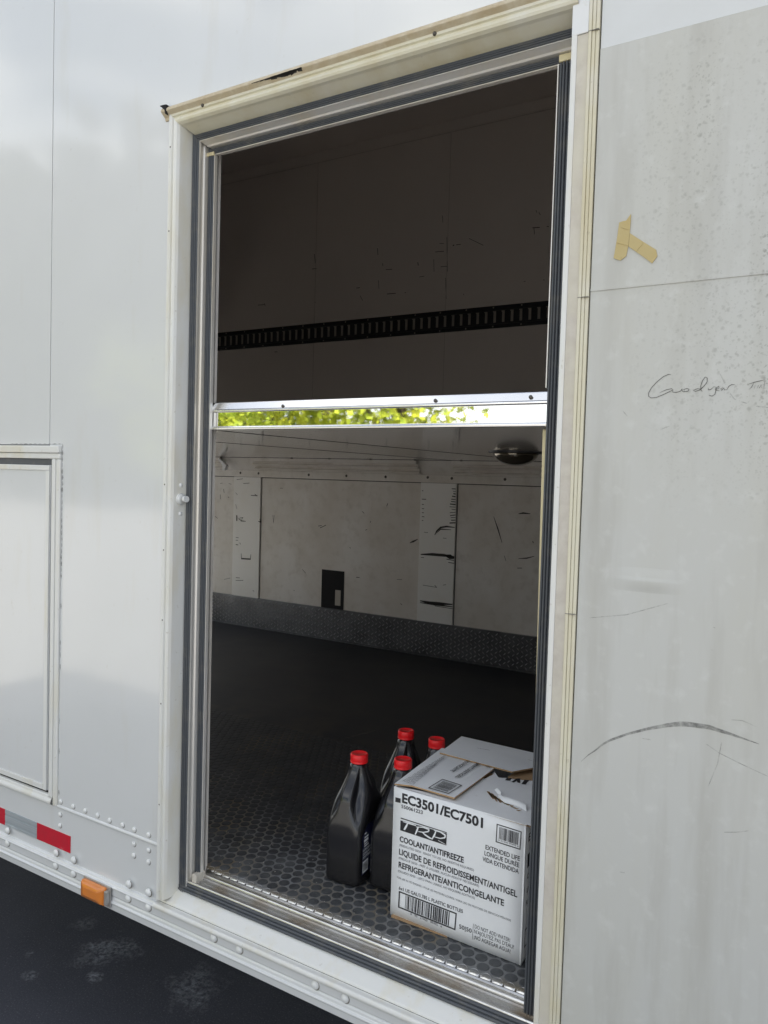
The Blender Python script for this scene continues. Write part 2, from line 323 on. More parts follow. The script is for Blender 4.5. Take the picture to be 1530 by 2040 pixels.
# ============================================================ ground
g = MB(); g.quad((-900, -900, GZ), (900, -900, GZ), (900, 900, GZ), (-900, 900, GZ)); g.build('ground', m_asph)
tag(bpy.data.objects['ground'], kind='structure')
g = MB(); g.quad((-60, -60, GZ + .004), (60, -60, GZ + .004), (60, -2.1, GZ + .004), (-60, -2.1, GZ + .004)); tag(g.build('bounce_ground', m_bounce), kind='structure')  # unseen pale ground, added to bounce sunlight into the doorway
g = MB(); g.quad((-60, -60, GZ + .004), (-4.2, -60, GZ + .004), (-4.2, 60, GZ + .004), (-60, 60, GZ + .004)); g.v = [(x, y, z + .004) for x, y, z in g.v]; tag(g.build('bounce_ground_rear', m_bounce), kind='structure')  # second unseen patch, added to bounce light in at the rear

# ============================================================ the trailer
T = empty('cargo_trailer', (0, 0, 0))
tag(T, 'white cargo trailer with an open side doorway, seen close up', 'trailer')
XL, XR, ZT, ZB = -1.083, -.310, .640, -.800        # outside of the door frame
X0, X1, ZR = -3.22, 1.7, 1.62                        # trailer ends and roof; rear end drawn in to light the interior
ZD0, ZD1 = .079, .128
YI = .062                                           # inner skin
CX, CT, CB = -1.380, .046, -.697                    # compartment outline (right, top, bottom)
SX = -1.4205                                        # panel seam

# --- outer skin: separate sheets with thin open seams over a dark core
def sheet(rects, m, name='side_panel', y=0, seg=10, label=None):
    mb = MB()
    for (a, b_, c, d) in rects:
        mb.box(a, b_, y, y + .006, c, d)
    o = mb.build(name, m, T)
    if label: o['label'] = label
    return o
gp = .0011
sheet([(X0, SX - gp, CT + .002, ZR)], m_paint)
sheet([(SX + gp, XL - .0015, CB + gp, ZR - .0005), (XL - .0015, XR - .04, ZT + .004, ZR)], m_paint)
# the weathered side: three sheets with joints rising to the top of the picture
def zline(u0, v0, u1, v1): return PY(u0, v0)[2], PY(u1, v1)[2]
za = (PY(1200, 98)[2] + PY(1500, 19)[2]) / 2; zb = (PY(1175, 578)[2] + PY(1530, 548)[2]) / 2
sheet([(XR + .0015, X1, za + .0008, ZR)], m_cleanup, label='cleaner bluish white panel above the joint')
sheet([(XR + .0015, X1, zb + .0018, za)], m_dirty, y=-.0012, label='weathered panel speckled with mildew')
sheet([(XR + .0015, X1, -.806, zb)], m_dirty, y=-.0012, label='weathered lower panel with pen writing and rub marks')
MB().box(XR + .0015, X1, -.0024, -.0012, zb - .0005, zb + .0022).build('joint_strip', m_dirty, T)
sheet([(X0, XL - .0015, -.806, CB - gp)], m_paint, 'lower_panel')
# dark core behind the seams, with the doorway left open
core = MB()
for (a, b_, c, d) in ((X0 + .003, XL + .004, -.81, ZR - .003), (XL + .004, XR - .004, .6165, ZR - .003), (XR - .004, X1 - .003, -.81, ZR - .003)):
    core.box(a, b_, .0065, .040, c, d)
core.build('wall_core', m_gap, T)
# bead along the lower seam
MB().extX([(-.0005, CB + .004), (-.003, CB + .0025), (-.003, CB - .002), (-.0005, CB - .0035)], CX, XL - .002, smooth=True).build('seam_bead', m_paint, T)

# --- bottom rail: ribbed extrusion
rail = [(0, -.8035), (-.0045, -.8045), (-.0055, -.808), (-.009, -.8095), (-.009, -.8125), (-.006, -.8145), (-.006, -.828), (-.0045, -.8295), (-.0045, -.8315), (-.006, -.833),
        (-.0065, -.838), (-.0095, -.8395), (-.0095, -.8425), (-.0065, -.845), (-.0060, -.857), (.006, -.859), (.012, -.859)]
MB().extX(rail, X0, X1).build('bottom_rail', m_paint, T, bevel=.0015)
MB().box(X0 + .01, X1 - .01, .066, FAR + .05, -.84, FL - .012).build('chassis_floor', m_gap, T)

# --- rivets
riv = []
for x, y in ((265,124),(319,145),(371,164),(425,184),(477,206),(534,226),(585,246),(648,269),(263,180),(262,228),(584,308),(583,359),(648,335),(647,387)):
    riv.append((x * .4575, 1540 + y * .4575, .0050, 0))
for x, y in ((34,250),(34,303),(245,347),(243,402),(321,378),(321,437),(561,483),(559,545),(647,520),(647,583),(932,717),(1043,767),(1373,922),(1503,980)):
    riv.append((x * .4575, 1540 + y * .4575, .0072, -.006))
for u, v, r, y in riv:
    x, _, z = PY(u, v, y)
    mb = MB(); mb.cyl((x, y + .001, z), (x, y - .001, z), r * 1.0, n=18); mb.dome((x, y - .001, z), (0, -1, 0), r * .97, r * .55, 18)
    ro = mb.build('rivet', m_rivet, T)
    MB().cyl((x + r * .16, y + .0008, z - r * .14), (x + r * .16, y - .0003, z - r * .14), r * 1.06, n=18).build('shade_ring', m_shadejoint, ro)  # dark disc set down-right: the rivet's shaded edge, painted in

# --- reflective tape and side marker
def zpair(x): return -.7495 - .0 * x, -.785
for a, b_ in ((-1.75, -1.5612), (-1.4483, -1.3383)):
    MB().box(a, b_, -.0012, 0, -.7845, -.7495).build('red_reflector', m_red, T)
mb = MB()
MB().box(-1.5612, -1.4483, -.0008, 0, -.7845, -.7495).build('silver_backing', m_silverd, T)
for z0, z1 in ((-.7845, -.7795), (-.7735, -.7625), (-.7575, -.7510)): MB().box(-1.561, -1.4485, -.0014, -.0009, z0, z1).build('silver_reflector', m_silver, T)
mkx0, mkx1, mz0, mz1 = -1.280, -1.2115, -.8475, -.8120
mk = MB().box(mkx0 - .002, mkx1 + .010, -.012, -.0095, mz0 - .003, mz1 + .003).build('marker_light', m_duralu, T, bevel=.002)
mb = MB(); rr = []
for (ix, iz, y) in ((0, 0, -.010), (0, 0, -.017), (.003, .003, -.0215), (.014, .011, -.0260)):
    rr.append([(mkx0 + ix, y, mz0 + iz), (mkx1 - ix, y, mz0 + iz), (mkx1 - ix, y, mz1 - iz * .6), (mkx0 + ix, y, mz1 - iz * .6)])
mb.loft(rr, smooth=False); mb.build('lens', m_lens, mk, bevel=.004)
MB().box(mkx1 + .0005, mkx1 + .008, -.020, -.012, mz0 + .004, mz1 - .004).build('bracket', m_duralu, mk, bevel=.002)

# --- compartment door
cf = MB()
cf.box(X0 + .2, CX, -.0095, 0, .031, CT)                    # drip cap
cf.box(X0 + .2, CX - .0005, -.006, 0, .019, .0305)
cf.box(CX - .013, CX, -.005, 0, CB, .0185)
cf.box(CX - .026, CX - .0145, -.006, 0, -.6835, .0185)
cf.extX([(0, -.676), (-.006, -.678), (-.006, -.684), (-.009, -.687), (-.009, -.694), (-.004, -.697), (0, -.697)], X0 + .2, CX - .0135)
cfo = cf.build('compartment_frame', m_frame, T, bevel=.003)
MB().box(X0 + .2, CX - .027, -.0015, .001, .0065, .0185).build('gasket', m_seal, cfo)
MB().box(CX - .0305, CX - .0265, -.0012, .001, -.6755, .0185).build('gasket', m_gap, cfo)
MB().box(X0 + .2, CX - .0305, -.0012, .001, -.6758, -.6715).build('gasket', m_gap, cfo)
sheet([(X0, CX - .001, CB + gp, CT)], m_gap, 'compartment_backing', y=.0005)
cd = MB().box(X0 + .25, CX - .032, -.004, .0002, -.671, .006).build('compartment_door', m_paint, T, bevel=.002)
MB().box(X0 + .25, CX - .0325, -.0065, -.0041, -.005, .0055).build('door_edging', m_frame, cd, bevel=.0015)
MB().box(CX - .044, CX - .0325, -.0065, -.0041, -.6705, -.0052).build('door_edging', m_frame, cd, bevel=.0015)
MB().box(X0 + .25, CX - .0445, -.0065, -.0041, -.6705, -.659).build('door_edging', m_frame, cd, bevel=.0015)
# grimy sealant smears round the compartment corner
mb = MB(); x = CX + .0025; z = CT + .004
for k in range(60):
    z2 = CT + .004 - k * .0125
    if rnd.random() < (.9 if k < 22 else .22):
        wd = rnd.uniform(.001, .0045) * (1.5 if k < 10 else 1)
        mb.ribbon([(x, z2), (x + rnd.uniform(-.001, .001), z2 - .006), (x, z2 - .0115)], wd, -.0008)
for k in range(14):
    a = CX - k * .016; 
    if rnd.random() < .8: mb.ribbon([(a, CT + .003), (a - .007, CT + .0035), (a - .015, CT + .003)], rnd.uniform(.001, .0028), -.0008)
mb.build('sealant_smear', m_scuff, T)

# --- door frame: profile (inset, depth) on the left jamb and the head, mitred
def frame_member(side, prof, name, m, parent, smooth=False, bevel=0):
    mb = MB(); zb_ = -.7985
    n = len(prof)
    if side == 'left': ends = [[(XL + s, y, max(zb_, -.7985 + s * .3)) for s, y in prof], [(XL + s, y, ZT - s) for s, y in prof]]
    else: ends = [[(XL + s, y, ZT - s) for s, y in prof], [(XR - .028, y, ZT - s) for s, y in prof]]
    mb.add(ends[0] + ends[1], [(i, i + 1, n + i + 1, n + i) for i in range(n - 1)], smooth)
    return mb.build(name, m, parent, bevel=bevel, fix=False)
flange = [(0, .002), (0, -.005), (.003, -.0065), (.009, -.0065), (.0105, -.0035), (.014, -.0035), (.0155, -.0075), (.019, -.0085), (.0225, -.0070), (.0255, -.0025), (.0268, .003), (.031, .024), (.031, .028)]
FR = MB().box(XL + .001, XL + .002, .01, .02, -.1, .1).build('door_frame', m_frame, T)
frame_member('left', flange, 'jamb', m_frame, FR)
frame_member('head', flange[:-2] + [(.0355, .024), (.0355, .028)], 'head', m_cream, FR)
def sealprof(s0, s1, y0):
    p = [(s0 + .0003, y0 + .004)]; k = 4; wd = (s1 - s0 - .001) / k
    for i in range(k):
        a = s0 + .0005 + i * wd
        for t in range(5):
            q = math.pi * t / 4; p.append((a + wd * (1 - math.cos(q)) / 2, y0 + .0005 - .0040 * math.sin(q) * (1.3 if i in (1, 2) else 1)))
    p.append((s1 - .0003, y0 + .004)); return p
for sd_ in ('left', 'head'):
    a0, a1, b0, b1 = (.031, .048, .050, .0645) if sd_ == 'left' else (.0355, .0480, .0565, .0672)
    frame_member(sd_, sealprof(a0, a1, .024), 'weather_seal', m_seal, FR, True)
    frame_member(sd_, [(a1 - .0005, .028), (a1, .0225), (a1 + .002, .0215), (a1 + .0025, .024), (b0 - .003, .034), (b0 - .0005, .036), (b0, .0475)], 'bright_strip', m_brightv, FR)
    frame_member(sd_, sealprof(b0, b1, .045), 'weather_seal', m_seal, FR, True)
    frame_member(sd_, [(b1 - .0005, .050), (b1, .0435), (b1 + .0014, .0435), (b1 + .0016, .050)], 'inner_lip', m_brightv if sd_ == 'left' else m_band, FR)
# gutter over the head
MB().extX([(.0, .652), (-.010, .6475), (-.0135, .6435), (-.0135, .640), (-.003, .6325), (-.0025, .6285), (0, .628)], XL - .012, XR - .036, seg=1).build('rain_gutter', m_gutter, T, bevel=.001)
mb = MB(); mb.prismY([(XL - .016, .652), (XL + .002, .651), (XL + .002, .638), (XL - .001, .634), (XL - .003, .642)], -.0145, -.0025); mb.build('gutter_end', m_gap, T, bevel=.002)
mb = MB()
for (a, z, l, w_) in ((503, 178, 22, .0018), (520, 172, 40, .0028), (540, 165, 45, .0060), (552, 158, 30, .0075), (565, 156, 32, .0060), (580, 150, 20, .002)):
    x, _, zz = PY(a, z, -.011); mb.add([], [])
    x2 = x + l * .00112
    for q_ in range(5):
        xa_ = x + (x2 - x) * q_ / 5; xb_ = x + (x2 - x) * (q_ + 1.2) / 5; d0 = rnd.uniform(.3, 1) * w_ * .55; d1 = rnd.uniform(.3, 1) * w_ * .55
        mb.add([(xa_, -.0139, .6403 + d0 * .3), (xb_, -.0139, .6403 + d1 * .3), (xb_, -.0139, .6400), (xa_, -.0139, .6400)], [(0, 1, 2, 3)])
        mb.add([(xa_, -.0139, .6400), (xb_, -.0139, .6400), (xb_, -.0139 + d1 * 1.4, .6400 - d1), (xa_, -.0139 + d0 * 1.4, .6400 - d0)], [(0, 1, 2, 3)])
mb.build('tar_smear', m_mark, T)
for u, v in ((406, 209), (868, 62)):
    x, _, z = PY(u, v, -.004); MB().dome((x, -.0065, .6335), (0, -1, -.3), .0032, .003).build('screw', m_screw, T)
for v_ in (295, 462, 965, 1095, 1234, 1400, 1600):
    u_ = 337 - (v_ - 300) * .018; x, _, z = PY(u_, v_, -.004)
    MB().dome((XL + .006, -.0062, z), (0, -1, 0), .0016, .0012, 8, 3).build('screw', m_screw, T)

# right casing: flat bands and ribs, running past the head to the top
RC = MB()
RC.box(-.346, -.3385, -.0045, .03, -.7995, .585)
rco = RC.build('hinge_casing', m_frame, T, bevel=.0015)
MB().box(-.3383, -.3238, -.0032, .004, -.7995, .577).build('mottled_band', m_band, rco)
mb = MB(); mb.box(-.3236, -.3195, -.0060, .004, -.8, ZR - .01).box(-.3193, -.3150, -.0045, .004, -.8, ZR - .01).box(-.3148, XR - .0002, -.0035, .004, -.8, ZR - .01)
mb.build('ribbed_trim', m_cream, rco, bevel=.0012)
MB().box(-.346, -.3238, -.0048, .004, .5775, ZR - .01).build('upper_band', m_paint, rco, bevel=.001)
for zz in (.577, zb - .008, -.172): MB().box(-.3238, XR, -.0064, -.0010, zz, zz + .0008).build('trim_joint', m_shadejoint, rco)
# right seal seen edge on, with its lip
mb = MB(); pr = [(-.3785 + s, y) for s, y in sealprof(0, .0185, .045)]
zt2, zb2 = .5735, -.772
n = len(pr); mb.add([(x, y, zb2) for x, y in pr] + [(x, y, zt2) for x, y in pr], [(i, i + 1, n + i + 1, n + i) for i in range(n - 1)], True)
mb.build('weather_seal', m_seal, FR, fix=False)
MB().box(-.3800, -.3786, .0415, .050, ZD1 + .004, .5722).build('inner_lip', m_brightv, FR)
MB().box(-.346, -.3400, .030, .05, -.80, .61).build('jamb_return', m_frame, FR)
MB().box(-.3600, -.3400, .050, .062, -.80, .61).build('jamb_back', m_gap, FR)
# tabs of bare metal at the frame corners
for (x0, x1_, y, z0, z1) in ((-1.0352, -1.0175, .0405, .570, .5765), (-.378, -.358, .0395, .5735, .583)):
    MB().box(x0, x1_, y, y + .004, z0, z1).build('corner_tab', m_edge, FR, bevel=.001)

# latch pin on the left jamb (points out of the reveal)
lx, ly, lz = PY(362, 993, 0); lx = XL + .0268
lp = MB(); lp.cyl((lx + .0005, .012, -.0495), (lx + .004, .012, -.0495), .0105, n=24)
lp.dome((lx + .004, .012, -.0495), (1, 0, 0), .0095, .003, 20); lpo = lp.build('latch', m_rivet, T)
MB().cyl((lx + .004, .012, -.0495), (lx + .014, .0105, -.0492), .0034, n=14).build('pin', m_duralu, lpo)
MB().cyl((lx + .013, .0105, -.0492), (lx + .019, .0095, -.049), .0058, n=16).build('pin_head', m_rivet, lpo, bevel=.001)
for zz in (-.0245, -.0765): MB().dome((lx + .0008, .012, zz), (1, -.1, 0), .0045, .003).build('rivet', m_rivet, lpo)

# --- sill
SX0, SX1 = XL + .001, XR - .029
white = [(.002, -.8035), (-.0065, -.8042), (-.0095, -.8065), (-.0095, -.8100), (-.0065, -.8125), (-.006, -.814)]
bead = MB()
pb = [(-.0015, -.8012), (-.0060, -.8022)] + [(-.0085 - .0045 * math.sin(q), -.8075 + .0055 * math.cos(q)) for q in [math.pi * t / 8 for t in range(9)]] + [(-.006, -.814)]
bead.extX(pb, SX0 - .002, SX1 + .03, smooth=True); SL = bead.build('sill', m_frame, T, fix=False)
pw = [(-.001, -.8008), (-.0015, -.7985), (.000, -.7965), (.003, -.7945), (.008, -.7905), (.014, -.786), (.019, -.7825), (.0235, -.7805), (.026, -.7800)]
MB().extX(pw, SX0, SX1 + .002, smooth=True).build('sill_slope', m_frame, SL, fix=False)
p2 = []
for i in range(3):
    a = -.7805 + i * .0052
    for t in range(5):
        q = math.pi * t / 4; p2.append((.0215 + i * .0018 - .0028 * math.sin(q), a + .0052 * (1 - math.cos(q)) / 2))
p2 += [(.030, -.7648)]
MB().extX(p2, XL + .032, SX1 - .014, smooth=True, seg=1).build('sill_seal', m_seal, SL, fix=False)
mb = MB(); pbz = [(.0285 + .0028 * math.cos(q), -.7645 + .0028 * math.sin(q)) for q in [math.pi * 1.1 - math.pi * 1.2 * t / 8 for t in range(9)]]
mb.extX(pbz, XL + .031, SX1 - .016, smooth=True).build('sill_bead', m_alu, SL, fix=False)
MB().extX([(.031, -.7645), (.0325, -.7660), (.0405, -.7660), (.0412, -.7635), (.049, -.7635), (.0515, -.7615)], XL + .035, SX1 - .016).build('sill_channel', m_duralu, SL, fix=False)
mb = MB(); pbz = [(.0550 + .0040 * math.cos(q), -.7590 + .0040 * math.sin(q)) for q in [math.pi * 1.15 - math.pi * 1.15 * t / 8 for t in range(9)]]
mb.extX(pbz, XL + .060, SX1 - .032, smooth=True).build('threshold_bead', m_alu, SL, fix=False)
# scalloped edging that holds the floor mat down
mb = MB(); x = XL + .062; k = 0
mb.extX([(.0590, -.7595), (.0600, -.7550), (.0625, -.7535), (.064, -.7538)], x, SX1 - .032, smooth=False)
while x < SX1 - .045:
    prof = []
    for i in range(7):
        q = i / 6; h = math.sin(math.pi * q)
        prof.append([(x + q * .0165, .0625, -.7535 + .001), (x + q * .0165, .0640, -.7515 + .0012 * h), (x + q * .0165, .0655 + .0045 * h, -.7500 + .0012 * h), (x + q * .0165, .0660 + .0055 * h, FL + .0002)])
    vs = [p for r in prof for p in r]; fs = [(i * 4 + j, i * 4 + j + 1, (i + 1) * 4 + j + 1, (i + 1) * 4 + j) for i in range(6) for j in range(3)]
    mb.add(vs, fs, False); x += .0195
mb.build('scalloped_edging', m_alu, SL, fix=False)
MB().box(XL + .055, XL + .0665, .030, .056, -.767, -.748).build('corner_block', m_band, SL, bevel=.003)

# --- interior shell
ZD0, ZD1 = .079, .128
XI0, XI1, ZC = -3.18, 1.6, (PY(760, 272, FAR)[2] + PY(1122, 187, FAR)[2]) / 2
ZD0, ZD1 = .079, .128
inn = MB()
for (a, b_, c, d) in ((XI0, XL + .058, FL - .02, ZC), (XL + .058, -.378, ZT - .060, ZC), (-.378, XI1, FL - .02, ZC)): inn.box(a, b_, YI, YI + .006, c, d)
inn.build('inner_wall', m_in, T)
MB().box(XI0, XI1, FAR + .001, FAR + .03, ZD1, ZC).build('upper_wall', m_inup, T)
MB().box(XI0, XI1, FAR + .003, FAR + .03, FL - .02, ZD1 - .001).build('lower_wall', m_gap, T)
MB().box(XI1, XI1 + .01, .05, FAR, FL, ZC).build('end_wall', m_in, T)
MB().box(X0, X1, 0.001, FAR + .05, ZR, ZR + .03).build('roof', m_paint, T)
MB().box(XI0, XI1, YI, FAR + .03, ZC, ZC + .01).build('ceiling', m_inup, T)
MB().box(X0, X1, FAR + .032, FAR + .05, -.857, ZR).build('far_side_panel', m_paint, T)
MB().box(X0, X0 + .01, 0, FAR + .05, -.857, FL).build('rear_frame', m_paint, T)
MB().box(X0, X0 + .01, 0, FAR + .05, ZD1 + .05, ZR).build('rear_panel', m_paint, T)  # rear opening below, and gap over the deck, shaped to let light in
MB().box(X1 - .01, X1, 0.01, FAR + .05, -.857, ZR).build('front_panel', m_paint, T)
# seams on the upper wall and just below the ceiling
mb = MB()
for u in (627, 888): x = PY(u, 600, FAR)[0]; mb.box(x - .0006, x + .0006, FAR - .0008, FAR + .001, ZD1, ZC - .05)
mb.box(XI0, XI1, FAR - .0008, FAR + .001, ZC - .049, ZC - .0475); mb.build('wall_seam', m_seamu, T)
uw = MB().box(XI0, XI1, FAR - .003, FAR + .0005, ZC - .046, ZC - .001).build('ceiling_strip', m_inup, T)

# --- upper deck
dk = MB().box(XI0, XI1, .060, FAR, ZD0, ZD1).build('upper_deck', m_ceil, T)
xa, xb = XL + .0600, -.3600
MB().extX([(.061, ZD1 + .0005), (.0535, ZD1 + .0005), (.0525, ZD1 - .001), (.0482, ZD1 - .0125), (.0465, ZD1 - .0140), (.0465, ZD1 - .0165), (.049, ZD1 - .018), (.052, ZD1 - .018)], xa, xb).build('top_lip', m_lip, dk, bevel=.0012, fix=False)
MB().extX([(.0515, ZD1 - .0175), (.0515, ZD0 + .0060)], xa, xb).build('mirror_strip', m_mirror, dk, fix=False)
MB().extX([(.052, ZD0 + .0065), (.048, ZD0 + .0060), (.0465, ZD0 + .003), (.0475, ZD0 - .0003), (.061, ZD0 - .0008)], xa, xb).build('bottom_lip', m_lip, dk, bevel=.0012, fix=False)
for u, v in ((867, 798), (1057, 791), (563, 809)):
    x, _, z = PY(u, v, .048); MB().dome((x, .0483, z), (0, -1, 0), .003, .0018).build('screw', m_screw, dk)
mb = MB()
for u, v in ((468, 861), (445, 882)):
    x = PZ(u, v, ZD0)[0]; mb.box(x - .0013, x + .0013, .062, FAR, ZD0 - .0006, ZD0 + .001)
mb.build('deck_seam', m_gap, dk)
# dome lamp under the deck
lc = PZ(1028, 901, ZD0); r0 = .060
lm_ = MB().cyl((lc[0], lc[1], ZD0 + .001), (lc[0], lc[1], ZD0 - .003), r0 * 1.22, n=40).build('dome_lamp', m_black, T, bevel=.0015)
rings = []
for k in range(15):
    t = k / 15 * math.pi / 2; rr_ = r0 * math.cos(t) * (1 + .012 * (k % 2)); z = ZD0 - .003 - .034 * math.sin(t)
    rings.append([(lc[0] + rr_ * math.cos(q), lc[1] + rr_ * math.sin(q), z) for q in [2 * math.pi * i / 40 for i in range(40)]])
mb = MB(); mb.loft(rings); mb.build('lamp_cover', m_glass, lm_)
MB().cyl((lc[0], lc[1], ZD0 - .0035), (lc[0], lc[1], ZD0 - .010), .018, .014, 16).build('bulb', m_brightv, lm_)

# --- far wall, lower half
zpt = (PY(521, 952, FAR)[2] + PY(1073, 967, FAR)[2]) / 2
zk = (PY(410, 1181, FAR)[2] + PY(1065, 1262, FAR)[2]) / 2
P = [PY(u, v, FAR)[0] for u, v in ((468, 1000), (521, 1000), (838, 1050), (909, 1050))]
yb = FAR - .0035
edges = [(XI0, P[0] - .002), (P[1] + .004, P[2] - .001), (P[3] + .0045, XI1)]
for i, (a, b_) in enumerate(edges):
    MB().box(a, b_, yb, FAR + .002, zk - .01, zpt - .003).build('wall_panel', m_in, T, bevel=.002)
for a, b_ in ((P[0], P[1]), (P[2], P[3])):
    MB().box(a, b_, yb - .006, FAR, zk - .006, zpt - .001).build('pilaster', m_pil, T, bevel=.0015)
MB().box(XI0, XI1, yb - .007, FAR, zpt, .018).build('cornice', m_in, T, bevel=.0015)
cove = [(FAR - .006, .0185), (FAR - .016, .0190), (FAR - .016, .0235), (FAR - .034, .0255), (FAR - .034, .0300), (FAR - .024, .0330), (FAR - .024, .0420), (FAR - .050, .0450), (FAR - .050, .0500), (FAR - .040, .053), (FAR - .040, .0600), (FAR - .062, .063), (FAR - .062, .0785)]
covs = [(XI0, P[0] - .045), (PY(515, 930, FAR)[0], PY(842, 940, FAR)[0]), (PY(912, 940, FAR)[0], XI1)]
for a, b_ in covs: MB().extX(cove, a, b_).build('cove_channel', m_in, T, bevel=.001, fix=False)
MB().extX([(FAR - .003, .0183), (FAR - .010, .0185), (FAR - .055, .0785)], XI0 + .01, XI1 - .01).build('cove_backing', m_in, T, fix=False)
MB().box(XI0, XI1, FAR - .066, FAR, ZD0 - .0012, ZD0 - .0004).build('joint_line', m_gap, T)
a = covs[0][1]; mb = MB(); mb.prismY([(a - .012, .072), (a + .010, .066), (a + .045, .036), (a + .035, .016), (a + .02, .014), (a + .02, .036)], FAR - .068, FAR - .050)
mb.build('end_clip', m_white, T)
for u, v in ((615, 946), (690, 948), (768, 950), (852, 951), (900, 953), (1006, 955), (479, 942), (515, 943)):
    x, _, z = PY(u, v, yb - .007); MB().dome((x, yb - .007, z), (0, -1, 0), .0062, .003, 10, 3).build('screw', m_screw, T)
for u in (585, 660, 742, 830, 922): x = PY(u, 914, FAR - .06)[0]; MB().dome((x, FAR - .075, ZD0 - .0005), (0, 0, -1), .007, .003, 10, 3).build('screw', m_screw, T)
# dark hatch with its pale sticker
h0 = PY(642, 1134, yb); h1 = PY(684, 1215, yb)
ho = MB().box(h0[0], h1[0], yb - .0025, yb + .001, h1[2], h0[2]).build('hatch_opening', m_gap, T)
s0 = PY(669, 1175, yb); s1 = PY(679, 1207, yb); MB().box(s0[0], s1[0], yb - .004, yb - .0027, s1[2], s0[2]).build('sticker', m_screw if False else m_slot, ho)
# tread plate kick board with raised lozenges
kp = MB().box(XI0, XI1, yb - .012, FAR, FL + .001, zk).build('kick_plate', m_kick, T, bevel=.002)
mb = MB(); px, pz = .0185, .0185; nz = int((zk - FL) / pz)
for i in range(int((3.25 - .85) / px)):
    for j in range(nz):
        x = -3.2 + i * px; z = FL + .010 + j * pz + (.5 * pz if i % 2 else 0)
        if z > zk - .007: continue
        a = R(45) if (i + j) % 2 else R(-45)
        ux, uz = math.cos(a) * .0085, math.sin(a) * .0085; vx, vz = -math.sin(a) * .0024, math.cos(a) * .0024; y = yb - .0122
        mb.add([(x - ux, y, z - uz), (x - vx, y, z - vz), (x + ux, y, z + uz), (x + vx, y, z + vz), (x - ux * .3, y - .0022, z - uz * .3), (x + ux * .3, y - .0022, z + uz * .3)],
               [(0, 1, 4), (1, 5, 4), (1, 2, 5), (2, 3, 5), (3, 4, 5), (3, 0, 4)])
mb.build('raised_tread', m_kickd, kp)
MB().box(XI0, XI1, yb - .035, yb - .0125, FL + .0005, FL + .0035).build('kick_flange', m_kick, kp)

# --- logistic track with its slots
zt0 = (PY(422, 665, FAR)[2] + PY(1100, 598, FAR)[2]) / 2; zt1 = (PY(422, 700, FAR)[2] + PY(1098, 645, FAR)[2]) / 2
tk = MB().box(XI0, XI1, FAR - .004, FAR, zt1, zt0)
tk.box(XI0, XI1, FAR - .010, FAR - .004, zt0 - .020, zt0 - .0145); tk.box(XI0, XI1, FAR - .010, FAR - .004, zt1 + .0145, zt1 + .020)
tko = tk.build('logistic_track', m_black, T, bevel=.001)
xs = -1.06
while xs > -2.95:
    mb = MB(); mb.prismY([(xs - .0045, zt1 + .022), (xs + .0055, zt1 + .022), (xs + .0055, zt0 - .022), (xs - .008, zt0 - .022), (xs - .008, zt0 - .025), (xs - .0045, zt0 - .027)], FAR - .0062, FAR - .0042)
    mb.build('slot', m_slot, tko); xs -= .0372
for k in range(16):
    x = -1.05 - k * .12
    for z in (zt0 - .007, zt1 + .007): MB().dome((x, FAR - .004, z), (0, -1, 0), .0036, .002, 8, 3).build('track_rivet', m_slot, tko)

# --- floor mat with coin studs
fm = MB().box(XI0, XI1, .0655, FAR, FL - .010, FL).build('floor_mat', m_mat, T)
mb = MB(); p = .0232; rad = .0102; row = 0; y = .082
while y < .80:
    x = (-.39 if True else 0) - (p / 2 if row % 2 else 0)
    near = y < .62
    n = 14 if near else 8
    while x > -2.9:
        if not (y > 1.0 and (x > -.7 or x < -2.9)):
            jx, jy = 0, 0
            ring = lambda r, z: [(x + r * math.cos(2 * math.pi * i / n), y + r * math.sin(2 * math.pi * i / n), z) for i in range(n)]
            mb.loft([ring(rad, FL + .0001), ring(rad * .95, FL + .0008), ring(rad * .82, FL + .0010)], False, True, False)
        x -= p
    y += p * .866; row += 1
mb.build('coin_studs', m_stud, fm, fix=False)
tag(bpy.data.objects['coin_studs'], kind='stuff')
# crumbs of leaf litter and grit on the mat (part of the mat's wear)
mb = MB()
for k in range(260):
    u, v = rnd.uniform(400, 1000), rnd.triangular(1560, 1900, 1740)
    x, y, z = PZ(u, v, FL)
    if y < .075 or y > .6: continue
    r = rnd.choice((.0008, .0010, .0014)); a = rnd.uniform(0, 6.28)
    mb.add([(x + r * math.cos(a), y + r * math.sin(a), FL + .0024), (x + r * math.cos(a + 2), y + r * math.sin(a + 2), FL + .0030), (x + r * 1.6 * math.cos(a + 4), y + r * 1.6 * math.sin(a + 4), FL + .0024)], [(0, 1, 2)])
mb.build('floor_grit', m_slot, fm); bpy.data.objects['floor_grit']['kind'] = 'stuff'
mb = MB()
for pts_ in ([(600, 1306), (640, 1296), (705, 1288)], [(770, 1318), (840, 1326), (905, 1330)], [(470, 1590), (520, 1580), (560, 1566)], [(560, 1650), (600, 1620), (612, 1598)], [(690, 1470), (750, 1455)], [(450, 1690), (500, 1668), (540, 1672)]):
    q = [Vector(PZ(u, v, FL + .0014)) for u, v in pts_]
    for a, b_ in zip(q, q[1:]):
        d = (b_ - a); nn = Vector((-d.y, d.x, 0)).normalized() * .0045
        mb.add([a - nn, b_ - nn, b_ + nn, a + nn], [(0, 1, 2, 3)])
mb.build('floor_scrape', m_scrape, fm)
# post at the right of the doorway below the deck
MB().prismY([(-.3905, ZD0 - .003), (-.3800, ZD0 - .003), (-.3800, -.50), (-.3835, -.50)], .0645, .080).build('edge_post', m_edge, T, bevel=.002)

